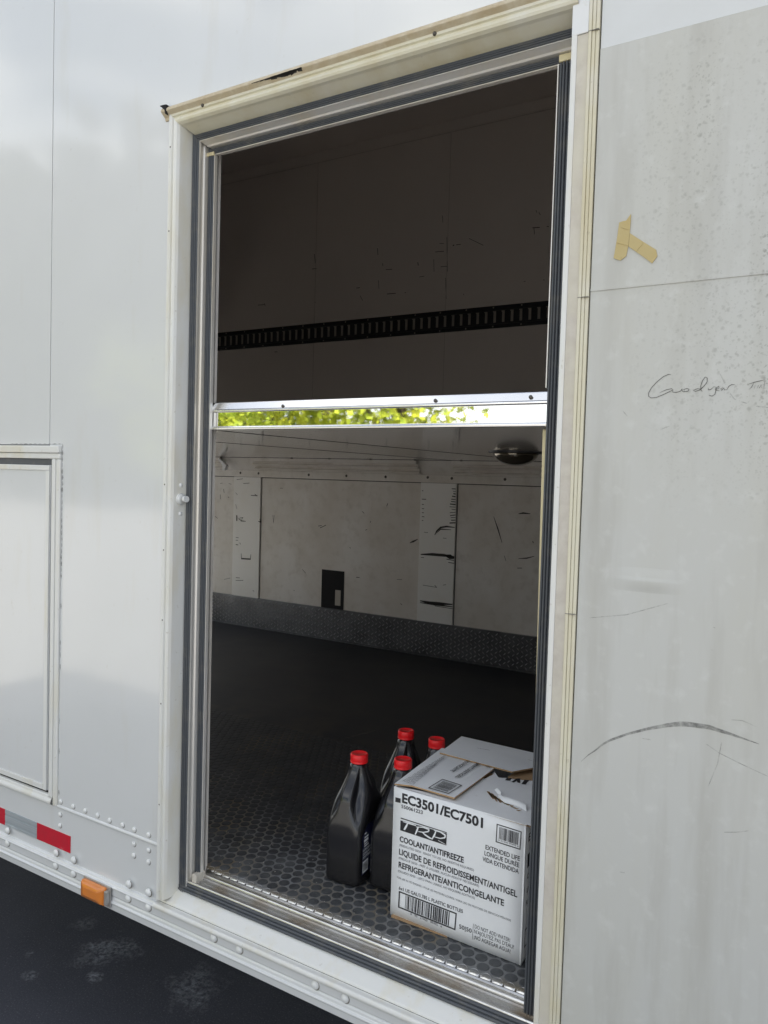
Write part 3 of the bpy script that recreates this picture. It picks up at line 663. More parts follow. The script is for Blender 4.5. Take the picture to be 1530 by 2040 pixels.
# --- scuffs on the interior walls
def marks(name, mt, specs, ox, oy, k, Y, parent=T):
    mb = MB()
    for wpx, pts in specs:
        q = []
        for (x, y) in pts: pp = PY(ox + x / k, oy + y / k, Y); q.append((pp[0], pp[2]))
        mb.ribbon(q, wpx / k / FPX * (1 + Y) * (1.9 if Y > 1 else 1), Y)
    return mb.build(name, mt, parent)
WK = 1.9
A = [(3,[(305,565),(308,600)]),(3,[(311,566),(308,595)]),(5,[(497,612),(512,610)]),(5,[(505,620),(530,608)]),(4,[(683,550),(692,558)]),(5,[(787,528),(792,516)]),(4,[(717,598),(720,590)]),(4,[(697,630),(704,626)]),
     (5,[(885,683),(900,677),(918,668)]),(5,[(658,829),(672,830)]),(3,[(830,838),(852,838)]),(4,[(630,702),(634,706)]),(3,[(430,795),(444,812)]),(4,[(393,884),(397,886)]),(4,[(845,940),(852,946)]),
     (3,[(1240,572),(1258,625),(1275,682)]),(3,[(1285,738),(1292,760)]),(4,[(1345,560),(1365,557),(1395,560)]),(3,[(1345,750),(1380,748),(1412,740)]),(4,[(1340,790),(1360,790)]),(5,[(1405,676),(1408,684)]),
     (3,[(335,452),(348,452)]),(4,[(82,478),(84,498)]),(4,[(96,455),(99,472)]),(3,[(82,432),(92,430)]),(3,[(118,432),(130,435)]),(4,[(115,488),(120,492)]),(3,[(60,570),(72,580)]),(3,[(45,628),(50,630)]),(4,[(36,862),(40,868)]),(3,[(98,838),(125,832)])]
marks('scuff_mark', m_mark, A, 400, 760, 2.125, yb - .0015)
B = []
for k in range(14): y = 455 + k * 11; B.append((rnd.choice((4, 6, 8)), [(1078 - rnd.uniform(8, 26), y + rnd.uniform(-3, 3)), (1079, y)]))
for y, l in ((462, 6), (498, 18), (520, 8), (538, 9), (555, 8), (572, 10), (588, 6)): B.append((5, [(936, y), (936 + l, y + 1)]))
B += [(4,[(990,650),(1000,632),(1015,618),(1040,614),(1075,618)]),(3,[(1000,640),(1015,625),(1060,628)]),(3,[(945,638),(962,640)]),(3,[(1025,663),(1040,664)]),(7,[(931,732),(980,732),(1030,736),(1073,742)]),(12,[(1035,736),(1055,742),(1073,748)]),(5,[(1040,752),(1073,758)]),(5,[(1048,766),(1073,770)]),(4,[(932,745),(945,746)]),
      (7,[(928,928),(970,937),(1010,940),(1066,944)]),(5,[(928,936),(990,944),(1066,954)]),(4,[(990,950),(1066,962)]),(3,[(940,862),(1000,872)]),(4,[(990,862),(998,872)]),(3,[(1025,862),(1038,860)]),
      (4,[(152,415),(178,412)]),(4,[(180,432),(206,430)]),(5,[(212,482),(240,484)]),(4,[(228,476),(238,485)]),(10,[(152,566),(152,590)]),(6,[(160,580),(172,590)]),(4,[(165,578),(178,576),(170,590),(190,592)]),(8,[(244,592),(254,596)]),(6,[(250,582),(254,594)]),
      (4,[(171,728),(172,750),(210,752),(212,732)]),(4,[(148,660),(160,662)]),(4,[(148,672),(158,672)]),(6,[(148,690),(158,692)]),(4,[(165,682),(168,690)]),(4,[(148,830),(165,832)]),(4,[(148,842),(180,842)]),(4,[(220,885),(226,888)]),(3,[(148,520),(153,540)]),(3,[(148,470),(155,480)])]
marks('scuff_mark', m_mark, B, 400, 760, 2.125, yb - .0078)
Cc = [(4,[(462,828),(465,865)]),(4,[(452,889),(470,888)]),(4,[(718,805),(720,832)]),(4,[(752,892),(778,890)]),(4,[(739,866),(740,876)]),(5,[(882,862),(884,875)]),(3,[(888,922),(908,918)]),(4,[(953,820),(988,817)]),(3,[(970,786),(988,785)]),(3,[(947,850),(948,900)]),(3,[(1000,760),(1002,900)]),(3,[(982,672),(984,700)]),(7,[(1024,794),(1030,792)]),(4,[(1038,791),(1056,789)]),
      (5,[(1348,722),(1378,720)]),(4,[(1354,722),(1356,748)]),(4,[(1406,716),(1414,717)]),(3,[(1362,650),(1366,660)]),(3,[(1374,658),(1380,670)]),(4,[(632,967),(647,965)]),(5,[(756,991),(792,988)]),(4,[(828,986),(834,985)]),(3,[(648,998),(658,1018)]),(4,[(232,1036),(262,1034)]),(3,[(258,1028),(262,1040)]),(3,[(722,935),(724,970)]),(3,[(1312,940),(1320,939)]),(4,[(1393,932),(1396,935)]),(3,[(1066,990),(1070,994)]),(3,[(1090,765),(1148,793)]),(4,[(300,1226),(312,1226)]),(3,[(462,1022),(466,1026)]),(3,[(975,880),(1002,878)]),(3,[(995,925),(997,1010)])]
marks('scuff_mark', m_mark, Cc, 400, 100, 2.04, FAR - .0006)

# --- writing and rub marks on the weathered panel
G = [[(635,215),(610,212),(560,235),(500,285),(450,340),(427,385),(427,415),(450,430),(500,425),(560,400),(620,372),(652,355),(640,344),(590,355),(530,380)],
     [(652,355),(648,375),(680,380),(720,368),(738,345),(735,362),(750,374),(790,368),(802,350),(780,342),(752,352),(760,372)],
     [(905,345),(875,345),(840,360),(858,370),(895,358),(940,320),(968,280),(968,245),(950,236),(925,270),(908,320),(912,358),(925,370)],
     [(978,335),(980,355),(1002,352),(1035,322)],[(1040,322),(1048,360),(1040,395),(1015,413),(990,408),(985,402)],[(1040,356),(1078,338),(1075,322),(1055,335),(1050,358),(1085,364)],
     [(1118,332),(1092,346),(1100,360),(1125,338),(1128,356),(1148,352)],[(1150,355),(1168,322),(1195,306),(1225,308)],
     [(1340,306),(1400,286),(1460,272),(1500,262)],[(1398,292),(1378,330),(1360,346)],[(1412,312),(1402,344)],[(1428,342),(1442,312),(1448,340),(1468,308),(1472,338)],[(1500,280),(1492,335)],[(1482,305),(1540,292)]]
marks('pen_writing', m_pen, [(5.2, g_) for g_ in G], 1200, 700, 4.636, -.0019)
def smooth_pts(p, n=8):
    out = []
    for i in range(len(p) - 1):
        a, b_ = p[i], p[i + 1]
        for k in range(n): t = k / n; out.append((a[0] + (b_[0] - a[0]) * t, a[1] + (b_[1] - a[1]) * t))
    return out + [p[-1]]
arc = [(480,770),(515,738),(550,715),(585,686),(620,667),(700,638),(800,612),(900,594),(960,588),(1000,590),(1100,604),(1200,636),(1340,685)]
mb = MB()
for i in range(len(arc) - 1):
    wd = [2, 5, 9, 11, 12, 12, 14, 20, 24, 24, 22, 14][i]; w2 = [5, 9, 11, 12, 12, 14, 20, 24, 24, 22, 14, 3][i]
    (x0, y0), (x1_, y1) = arc[i], arc[i + 1]
    q = [PY(960 + a / 2.428, 1200 + b_ / 2.428, -.0018) for a, b_ in ((x0, y0 - wd / 2), (x1_, y1 - w2 / 2), (x1_, y1 + w2 / 2), (x0, y0 + wd / 2))]
    mb.quad(*q)
mb.build('rub_mark', m_scuff, T)
marks('rub_mark', m_soft, [(4, smooth_pts(p_)) for p_ in ([(1085,685),(1150,730),(1250,780),(1384,842)], [(1160,675),(1140,780),(1095,890)], [(775,658),(815,664)], [(1205,568),(1260,572),(1335,605)], [(1170,1112),(1230,1112),(1290,1105)], [(520,75),(700,60),(900,5)])]
      + [(14, [(668, 1304), (690, 1308)]), (9, [(805, 662), (818, 666)]), (9, [(1120, 120), (1128, 124)]), (8, [(1108, 228), (1116, 232)])], 960, 1200, 2.428, -.0019)
marks('rub_mark', m_soft, [(9, smooth_pts(p_, 3)) for p_ in ([(1085,205),(1115,260),(1135,310)], [(1180,385),(1210,430),(1235,450)], [(1280,465),(1335,480)], [(1420,505),(1470,512),(1540,520)], [(540,720),(620,690)], [(190,550),(230,600)])], 1200, 700, 4.636, -.0019)
# soft dent
mb = MB(); dc = PY(1290, 1156); nx, nz_ = 24, 14; vs = []; fs = []
for j in range(nz_ + 1):
    for i in range(nx + 1):
        a, b_ = (i / nx - .5) * 2, (j / nz_ - .5) * 2; e = max(0, 1 - a * a) ** 1.5 * max(0, 1 - b_ * b_) ** 1.5
        vs.append((dc[0] + a * .050, -.00125 - .0026 * e * (1 if b_ < .1 else .6) + .0001, dc[2] + b_ * .016))
for j in range(nz_):
    for i in range(nx): k = j * (nx + 1) + i; fs.append((k, k + 1, k + nx + 2, k + nx + 1))
mb.add(vs, fs, True); mb.build('panel_dent', m_dirty, T, fix=False)

# ============================================================ masking tape
def tape(pts, creases, label):
    q = [PY(960 + x / 2.684, y / 2.684, -.002) for x, y in pts]
    mb = MB(); mb.prismY([(p_[0], p_[2]) for p_ in q], -.0026, -.0014); 
    for c in creases:
        a, b_ = [PY(960 + x / 2.684, y / 2.684, -.003) for x, y in c]
        mb.cyl((a[0], -.0026, a[2]), (b_[0], -.0026, b_[2]), .0006, n=6)
    o = mb.build('masking_tape', m_tape, None); return tag(o, label, 'tape', 'strips of masking tape on the panel')
tape([(735,1190),(752,1184),(772,1180),(797,1145),(796,1180),(790,1250),(784,1310),(772,1370),(742,1392),(722,1388),(705,1380),(714,1330),(722,1280)], [((720,1296),(778,1312)), ((745,1215),(785,1228))], 'upright strip of yellowed masking tape with a torn pointed tip')
tape([(792,1247),(850,1285),(932,1336),(938,1370),(910,1408),(870,1378),(830,1350),(784,1318)], [((862,1298),(826,1342))], 'slanting strip of yellowed masking tape running down to the right')

# ============================================================ cardboard box
kf = -FL / .745
def sc(x, y): return Vector((x * kf, (1 + y) * kf - 1))
c0, c1, c2, c3 = sc(-.6477, .1170), sc(-.4090, .1110), sc(-.4275, .4150), sc(-.6680, .4200)
BH = .2225; zf = FL + .0022; ztop = zf + BH
bx = empty('cardboard_box', W(c0.x, c0.y, FL))
tag(bx, 'white cardboard carton printed with black coolant lettering, torn open on top', 'box')
def reparent(o): o.parent = bx; o['_'] = 1; del o['_']; o.matrix_parent_inverse = bx.matrix_world.inverted(); return o
bpy.context.view_layer.update()
def wall(a, b_, name, m=m_card, seg=8, bulge=.0015):
    mb = MB(); d = (b_ - a); nrm = Vector((d.y, -d.x)).normalized(); th = .0028; vs = []; fs = []
    for j in range(seg + 1):
        for i in range(seg + 1):
            s, t = i / seg, j / seg; p_ = a + d * s + nrm * bulge * math.sin(math.pi * s) * math.sin(math.pi * t)
            vs.append((p_.x, p_.y, zf + BH * t))
    for j in range(seg):
        for i in range(seg): k = j * (seg + 1) + i; fs.append((k, k + 1, k + seg + 2, k + seg + 1))
    mb.add(vs, fs, True); o = mb.build(name, m, None, fix=False)
    so_ = o.modifiers.new('solid', 'SOLIDIFY'); so_.thickness = .0035; so_.offset = -1
    return reparent(o)
wall(c0, c1, 'front_face', bulge=0); wall(c1, c2, 'side_face', bulge=0); wall(c2, c3, 'back_face'); wall(c3, c0, 'side_face')
mb = MB(); i_ = .004
mb.quad((c0.x + i_, c0.y + i_, FL + .003), (c1.x - i_, c1.y + i_, FL + .003), (c2.x - i_, c2.y - i_, FL + .003), (c3.x + i_, c3.y - i_, FL + .003)); reparent(mb.build('bottom', m_kraft))
# brown raw edge of the bottom flap sticking out at the front left
mb = MB(); a = c0.lerp(c1, .02); b_ = c0.lerp(c1, .46)
mb.add([(a.x, a.y - .0045, FL + .0008), (b_.x, b_.y - .0010, FL + .0008), (b_.x, b_.y + .03, FL + .0008), (a.x, a.y + .03, FL + .0008), (a.x, a.y - .0040, FL + .0045), (b_.x, b_.y - .0008, FL + .0030), (b_.x, b_.y + .002, FL + .0030), (a.x, a.y + .002, FL + .0045)],
       [(0, 1, 5, 4), (4, 5, 6, 7), (0, 4, 7, 3), (1, 2, 6, 5)]); reparent(mb.build('bottom_flap', m_kraft))
def flap(px, zs, name, m=m_card, th=.0035, label=None, skip=()):
    """px: pixel outline of the flap, lifted to height zs per corner"""
    mb = MB(); top = [PZ(u, v, z) for (u, v), z in zip(px, zs)]; n = len(top); t = th / S
    mb.add(top + [(x, y, z - t) for x, y, z in top], [tuple(range(n))], False)
    o1 = reparent(mb.build(name, m, None, fix=False))
    e = MB(); e.add(top + [(x, y, z - t) for x, y, z in top], [tuple(range(2 * n - 1, n - 1, -1))] + [(i, n + i, n + (i + 1) % n, (i + 1) % n) for i in range(n) if i not in skip])
    e.add([], []); o2 = e.build('raw_edge', m_kraft, None, fix=False); o2.parent = o1
    o2.matrix_parent_inverse = Matrix()
    if label: o1['label'] = label
    return o1
z1 = ztop
flap([(1060, 1646), (792, 1567), (905, 1588), (948, 1549), (966, 1551), (982, 1543), (985, 1537), (993, 1549), (1010, 1550), (1030, 1553), (1078, 1557)], [z1 + .0003] * 11, 'front_flap', label='torn front flap', skip=(0,))
mb = MB(); 
LF = flap([(786, 1561), (822, 1565), (905, 1589), (945, 1560), (985, 1530), (1002, 1513), (880, 1490)], [z1 + .0050, z1 + .0060, z1 + .0075, z1 + .0060, z1 + .0050, z1 + .0045, z1 + .0045], 'side_flap', label='printed left flap')
flap([(876, 1499), (920, 1467), (1090, 1507), (1090, 1530), (1060, 1530), (1020, 1537)], [z1 + .0085, z1 + .0060, z1 + .0060, z1 + .0070, z1 + .0080, z1 + .0090], 'back_flap', label='plain back flap')
flap([(1012, 1548), (1026, 1538), (1062, 1524), (1090, 1522), (1090, 1556), (1062, 1554), (1040, 1551)], [z1 - .002] * 7, 'torn_flap', m_kraft, label='brown torn inner flap')
flap([(952, 1549), (968, 1540), (985, 1541), (983, 1546), (966, 1553)], [z1 - .003] * 5, 'torn_flap', m_kraft)
# torn patch of the front flap and its curl of paper
mb = MB(); zt_ = z1 + .0009
for k in range(26):
    t = k / 25; u0 = 971 + 62 * t; v0 = 1583 + 33 * t + rnd.uniform(-2, 2); 
    ln = 12 * (1 - t) + 2
    a = PZ(u0, v0 - ln * .4, zt_); b_ = PZ(u0 + 6 + rnd.uniform(0, 4), v0 + ln * .5 - 3 * t, zt_); dd = Vector((b_[1] - a[1], a[0] - b_[0])).normalized() * .0016 * (1 - t * .6)
    mb.add([(a[0] - dd.x, a[1] - dd.y, zt_), (b_[0] - dd.x, b_[1] - dd.y, zt_), (b_[0] + dd.x, b_[1] + dd.y, zt_), (a[0] + dd.x, a[1] + dd.y, zt_)], [(0, 1, 2, 3)])
reparent(mb.build('torn_patch', m_kraft, None))
mb = MB(); rows_ = []
for k, (u, v, z) in enumerate(((990, 1577, .002), (1002, 1586, .006), (1020, 1590, .008), (1035, 1594, .007), (1046, 1600, .005))):
    a = PZ(u, v, z1 + z); bq = PZ(u + 3, v + 12 + k * 1.2, z1 + .0012); cq = PZ(u + 2, v + 5, z1 + z * 1.2); rows_.append([a, cq, bq])
mb.add([p_ for r_ in rows_ for p_ in r_], [(i * 3 + j, i * 3 + j + 1, i * 3 + j + 4, i * 3 + j + 3) for i in range(4) for j in range(2)], True)
mb.add([PZ(985, 1573, z1 + .004), PZ(991, 1570, z1 + .008), PZ(998, 1578, z1 + .007), PZ(997, 1586, z1 + .003), PZ(990, 1580, z1 + .002)], [(0, 1, 2, 3, 4)])
reparent(mb.build('paper_curl', m_card, None))

# ---- printing. The front face plane:
FD = (c1 - c0).normalized(); FN = Vector((FD.y, -FD.x)); OFF = .0006
def onface(u, v):
    r = ray(u, v); n = Vector((FN.x, FN.y, 0)); p0 = Vector((c0.x + FN.x * OFF, c0.y + FN.y * OFF, 0)); C = Vector((0, -1, 0))
    k = (p0 - C).dot(n) / r.dot(n); q = C + r * k; return W(q.x, q.y, q.z)
def F(x, y): return onface(760 + x / 4.781, 1540 + y / 4.78)
UP = (0, 0, 1)
ink, fine = MB(), MB()
def line(mbx, s, x0, y0, x1_, y1, hpx, bold=0):
    mb = MB(); put_text(mb, s, F(x0, y0), F(x1_, y1), hpx / 4.78 / FPX * S * 1.46, UP, bold)
    reparent(mb.build('printed_line', m_ink if mbx is ink else m_inkf, None, raw=True, fix=False))
line(ink, 'EC3501/EC7501', 195, 277, 965, 522, 78, .034)
line(ink, '550061223', 188, 332, 392, 393, 30, .01)
line(ink, 'COOLANT/ANTIFREEZE', 172, 650, 782, 857, 48, .026)
line(fine, '(PREDILUTED 50/50 - READY TO USE, NO ADDITIVE REQUIRED)', 170, 694, 880, 936, 19, .0)
line(ink, 'LIQUIDE DE REFROIDISSEMENT/ANTIGEL', 166, 773, 1292, 1184, 50, .020)
line(fine, '(PREDILUE 50/50 - PRÊT À UTILISER, AUCUN ADDITIF NÉCESSAIRE)', 163, 817, 928, 1087, 19, 0)
line(ink, 'REFRIGERANTE/ANTICONGELANTE', 162, 896, 1165, 1267, 50, .022)
line(fine, '(DILUIDO 50/50 - LISTO PARA USARSE, NO REQUIERE ADITIVOS)', 155, 940, 888, 1203, 19, 0)
line(fine, 'FOR USE IN HD ENGINES / POUR LES MOTEURS LOURDS / PARA USO EN MOTORES DE SERVICIOS PESADOS', 148, 1000, 1232, 1416, 17, 0)
line(ink, '6x1 US GAL/3.785 L PLASTIC BOTTLES', 165, 1108, 775, 1335, 29, .012)
line(fine, '0   90   21400   09495   6', 275, 1350, 575, 1473, 20, 0)
line(ink, '50|50', 738, 1477, 858, 1524, 34, .012)
line(ink, 'DO NOT ADD WATER!', 888, 1478, 1224, 1612, 32, 0)
line(ink, "N'AJOUTEZ PAS D'EAU!", 882, 1524, 1260, 1677, 32, 0)
line(ink, '¡NO AGREGAR AGUA!', 880, 1578, 1227, 1718, 32, 0)
line(ink, 'EXTENDED LIFE', 990, 724, 1316, 838, 36, .012)
line(ink, 'LONGUE DURÉE', 980, 781, 1311, 899, 36, .012)
line(ink, 'VIDA EXTENDIDA', 962, 837, 1306, 960, 36, .012)
def poly(mbx, pts, f=F, lift=0):
    q = [f(*p_) for p_ in pts]
    if lift: q = [p_ + Vector((FN.x, FN.y, 0)) * lift for p_ in q]
    mbx.add(q, [tuple(range(len(q)))])
def frame(mbx, c, t):
    (ax, ay), (bx_, by), (cx, cy), (dx, dy) = c
    A_, B_, C_, D_ = c
    def lerp(p_, q_, k): return (p_[0] + (q_[0] - p_[0]) * k, p_[1] + (q_[1] - p_[1]) * k)
    wl = math.dist(A_, B_); hl = math.dist(A_, D_); kx, ky = t / wl, t / hl
    def pt(s, r): return lerp(lerp(A_, B_, s), lerp(D_, C_, s), r)
    for (s0, r0_, s1_, r1_) in ((0, 0, 1, ky), (0, 1 - ky, 1, 1), (0, ky, kx, 1 - ky), (1 - kx, ky, 1, 1 - ky)):
        poly(mbx, [pt(s0, r0_), pt(s1_, r0_), pt(s1_, r1_), pt(s0, r1_)])
    return pt
poly(ink, [(133, 231), (182, 243), (180, 286), (131, 274)])
pt = frame(ink, [(165, 1122), (717, 1335), (703, 1498), (157, 1280)], 12)
def bars(pt, a, b_, r0_, r1_, n, rs):
    x = a
    while x < b_:
        w_ = rs.choice((.4, .4, .8, 1.2)) * (b_ - a) / n; poly(ink, [pt(x, r0_), pt(x + w_, r0_), pt(x + w_, r1_), pt(x, r1_)]); x += w_ + rs.choice((.4, .5, .9)) * (b_ - a) / n
bars(pt, .12, .88, .10, .90, 40, random.Random(3))
pt = frame(ink, [(1097, 482), (1335, 558), (1322, 732), (1087, 657)], 9)
bars(pt, .12, .88, .12, .78, 26, random.Random(5))
line(fine, '0 21400 09495 6', 1112, 645, 1305, 706, 12, 0)
poly(ink, [(874, 1435), (877, 1436), (866, 1586), (863, 1585)])
# logo: thin rule, black block, white brushed letters
poly(ink, [(183, 424), (622, 565), (622, 572), (183, 434)])
poly(ink, [(181, 450), (622, 576), (617, 690), (178, 545)])
wh = MB()
def stroke(pts, ws):
    for i in range(len(pts) - 1):
        (x0, y0), (x1_, y1) = pts[i], pts[i + 1]; dx, dy = x1_ - x0, y1 - y0; l = math.hypot(dx, dy) or 1; nx, ny = -dy / l, dx / l; a, b_ = ws[i] / 2, ws[i + 1] / 2
        poly(wh, [(x0 + nx * a, y0 + ny * a), (x1_ + nx * b_, y1 + ny * b_), (x1_ - nx * b_, y1 - ny * b_), (x0 - nx * a, y0 - ny * a)], lift=.0006)
stroke([(205, 462), (260, 478), (330, 500)], [5, 13, 9]); stroke([(250, 480), (235, 510), (218, 540)], [12, 20, 16])
stroke([(350, 515), (338, 550), (322, 585)], [12, 17, 10]); stroke([(330, 512), (400, 516), (452, 535), (450, 556), (400, 564), (350, 556)], [6, 12, 15, 13, 10, 6]); stroke([(388, 562), (420, 590), (462, 618), (490, 628)], [8, 14, 14, 8])
stroke([(520, 552), (505, 590), (480, 632)], [10, 17, 10]); stroke([(500, 545), (560, 560), (608, 590), (606, 615), (560, 622), (505, 606)], [6, 12, 16, 14, 10, 6]); stroke([(540, 640), (580, 662), (612, 680)], [3, 5, 2])
reparent(ink.build('printed_marks', m_ink, None, raw=True, fix=False))
reparent(wh.build('logo_letters', m_white, None, raw=True, fix=False))
# printing on the side face (starts near the front edge)
sd3 = (c2 - c1).normalized(); sn = Vector((sd3.y, -sd3.x)); si = MB()
def SF(s, z): p_ = c1 + sd3 * (s / S) + sn * .0006; return W(p_.x, p_.y, zf) + Vector((0, 0, z))
for s_t, z, h, w_ in (('COOLANT/ANTIFREEZE', .180, .0105, .16), ('LIQUIDE DE REFROIDISSEMENT/ANTIGEL', .150, .0105, .29), ('REFRIGERANTE/ANTICONGELANTE', .122, .0105, .26), ('EC3501/EC7501', .262, .017, .2)):
    put_text(si, s_t, SF(.018, z), SF(.018 + w_, z), h, UP, .02)
si.add([SF(.016, .205), SF(.13, .205), SF(.13, .235), SF(.016, .235)], [(0, 1, 2, 3)])
for (s0, z0, s1_, z1_) in ((.016, .03, .15, .033), (.016, .067, .15, .07), (.016, .033, .019, .067), (.147, .033, .15, .067)): si.add([SF(s0, z0), SF(s1_, z0), SF(s1_, z1_), SF(s0, z1_)], [(0, 1, 2, 3)])
reparent(si.build('side_lettering', m_ink, None, raw=True, fix=False))
# printing on the flaps
ti, tf = MB(), MB(); ZQ = z1 + .0085
def TP(x, y, dz=0): q = PZ(790 + x / 5.276, 1450 + y / 5.276, z1 + .0082 + dz); return W(*q)
def tline(mbx, s, x0, y0, x1_, y1, h, bold=0, dz=0):
    a, b_ = TP(x0, y0, dz), TP(x1_, y1, dz); d = (b_ - a).normalized(); put_text(mbx, s, a, b_, h, (-d.y, d.x, 0), bold)
tline(ti, 'SEMENT/ANTIGEL', 868, 350, 612, 518, .010, .02); tline(ti, 'TICONGELANTE', 745, 335, 562, 450, .010, .02); tline(ti, 'ZE', 965, 390, 925, 402, .010, .02)
for k in range(7):
    tline(tf, rnd.choice(('Keep container closed when not in use, store away from heat', 'Garder le contenant bien fermé, tenir loin de la chaleur', 'Mantener el envase cerrado y lejos del calor y del fuego'))[:60 - k * 4], 505 - k * 6 - (k > 3) * 60 + k * 0, 285 + k * 11 + (k > 3) * 34, 60 + k * 18, 560 + k * 5, .0042)
def TF(x, y): return TP(x, y)
Fold = F
c = [(482, 536), (690, 602), (548, 693), (330, 630)]
F = TF; OLD = FN
def poly(mbx, pts, f=None, lift=0):
    q = [F(*p_) for p_ in pts]; mbx.add(q, [tuple(range(len(q)))])
ink = ti
pt = frame(ti, c, 9)
r3 = random.Random(9); r_ = .14
while r_ < .86:
    w_ = r3.choice((.008, .014, .02)); poly(ti, [pt(.14, r_), pt(.86, r_), pt(.86, r_ + w_), pt(.14, r_ + w_)]); r_ += w_ + r3.choice((.012, .02))
reparent(ti.build('flap_lettering', m_ink, None, raw=True, fix=False)); reparent(tf.build('flap_fine_lettering', m_inkf, None, raw=True, fix=False))
tg = MB()
for pts in ([(1140, 548), (1162, 528), (1212, 528), (1192, 556)], [(1205, 568), (1262, 532), (1300, 532), (1300, 580), (1270, 574), (1262, 556), (1232, 574)], [(1312, 590), (1345, 545), (1395, 548), (1356, 594)]):
    q = [W(*PZ(790 + x / 5.276, 1450 + y / 5.276, z1 + .0011)) for x, y in pts]; tg.add(q, [tuple(range(len(q)))])
reparent(tg.build('flap_lettering', m_ink, None, raw=True, fix=False))
# corrugation glimpsed on the back flap's raw edge, crease line
mb = MB()
for x, y, x2, y2 in ((845, 212, 980, 236), (1378, 335, 1425, 345)):
    a = W(*PZ(790 + x / 5.276, 1450 + y / 5.276, z1 + .0072)); b_ = W(*PZ(790 + x2 / 5.276, 1450 + y2 / 5.276, z1 + .0072)); mb.add([a, b_, b_ + Vector((0, .0012, 0)), a + Vector((0, .0012, 0))], [(0, 1, 2, 3)])
reparent(mb.build('crease', m_inkf, None, raw=True, fix=False))

# ============================================================ coolant jugs
def jug_radius(z, th):
    """z 0..1 of the 0.285 m body; returns radius (m) at angle th for a 0.104 x 0.165 footprint"""
    def sup(a, b_, e):
        c, s = abs(math.cos(th)), abs(math.sin(th)); return 1 / ((c / a) ** e + (s / b_) ** e) ** (1 / e)
    A_, B_ = .051, .082
    def ss(a, b_, x): t = min(1, max(0, (x - a) / (b_ - a))); return t * t * (3 - 2 * t)
    if z < .03: k = .90 + .10 * math.sqrt(1 - (1 - z / .03) ** 2) ; return sup(A_ * k, B_ * k, 7)
    t = ss(.50, .97, z)
    core = sup(A_ * (1 - .58 * ss(.66, 1.04, z)), B_ * (1 - .74 * ss(.42, .98, z)), 7 - 4.4 * ss(.5, .8, z))
    # flat ridge running up each narrow end towards the neck
    wr = A_ * (.97 - .62 * ss(.44, .74, z) - .12 * ss(.74, 1, z)); br = B_ * (1 - .10 * ss(.5, .75, z) - .64 * ss(.72, 1.02, z))
    ridge = sup(wr, br, 9)
    k = 26.0 / .05
    return max(core, ridge) + .0012 * math.exp(-abs(core - ridge) * 500)
def make_jug():
    t = empty('coolant_jug', (0, 0, 0)); H = .283; mb = MB(); n = 96; rings = []
    zs = [0, .004, .010, .018, .03] + [.03 + .97 * i / 44 for i in range(1, 45)]
    for z in zs:
        ring = []
        for i in range(n):
            th = 2 * math.pi * i / n; r = jug_radius(z, th); ring.append((r * math.cos(th), r * math.sin(th), z * H))
        rings.append(ring)
    for r, z in ((.0205, H + .003), (.0185, H + .006), (.0185, H + .014)): rings.append([(r * math.cos(2 * math.pi * i / n), r * math.sin(2 * math.pi * i / n), z) for i in range(n)])
    mb.loft(rings); mb.build('jug_body', m_jug, t, raw=True)
    cp = MB(); rr_ = []; n = 72; zc = H + .006
    for r, z in ((.0225, zc), (.0232, zc + .001), (.0232, zc + .004), (.0222, zc + .0048), (.0226, zc + .006), (.0226, zc + .020), (.0216, zc + .0225), (.019, zc + .0232), (.0186, zc + .0224)):
        kn = .0004 if zc + .005 < z < zc + .021 else 0
        rr_.append([((r + kn * (i % 2)) * math.cos(2 * math.pi * i / n), (r + kn * (i % 2)) * math.sin(2 * math.pi * i / n), z) for i in range(n)])
    cp.loft(rr_); cp.build('cap', m_cap, t, raw=True)
    for sg in (1, -1):
        lb = MB(); x = sg * .0516; q = [(x, -sg * .068, .028), (x, sg * .068, .028), (x, sg * .068, .128), (x, sg * .04, .150), (x, -sg * .04, .150), (x, -sg * .068, .128)]
        lb.add(q, [tuple(range(6))]); lo = lb.build('label_sheet', m_label, t, raw=True, fix=False)
        pr = MB(); x2 = x + sg * .0004
        def lr(a, b_, c_, d_): pr.add([(x2, sg * a, c_), (x2, sg * b_, c_), (x2, sg * b_, d_), (x2, sg * a, d_)], [(0, 1, 2, 3)])
        lr(-.064, -.036, .032, .062)
        for (s_, z, h, a, b_) in (('COOLANT', .078, .006, -.064, -.02), ('ANTIFREEZE', .069, .006, -.064, -.01), ('EXTENDED LIFE', .088, .005, -.064, -.014)):
            put_text(pr, s_, (x2, sg * a, z), (x2, sg * b_, z), h, UP, .02)
        lr(-.058, -.034, .098, .101); lr(-.058, -.040, .104, .107); lr(-.060, -.036, .110, .117); lr(-.058, -.036, .120, .124); lr(-.058, -.046, .130, .133)
        pr.build('label_printing', m_white, lo, raw=True, fix=False)
        bc = MB(); x3 = x2 + sg * .0004
        for k in range(16): a = -.062 + k * .0015; bc.add([(x3, sg * a, .036), (x3, sg * (a + .0007), .036), (x3, sg * (a + .0007), .058), (x3, sg * a, .058)], [(0, 1, 2, 3)])
        bc.build('label_barcode', m_ink, lo, raw=True, fix=False)
    return t
def copy_tree(o, parent=None):
    c = o.copy(); col.objects.link(c); c.parent = parent
    for ch in list(o.children): copy_tree(ch, c)
    return c
proto = make_jug()
zcap = FL + .3105 / S
spots = [((716, 1503), 5, 'foremost black coolant jug with a red cap, left of the others'),
         ((803, 1514), 4, 'black coolant jug with a red cap pressed against the white carton'),
         ((809, 1457), 7, 'black coolant jug with a red cap behind, between the two front jugs'),
         ((870, 1474), 10, 'black coolant jug mostly hidden behind the carton flaps, red cap showing')]
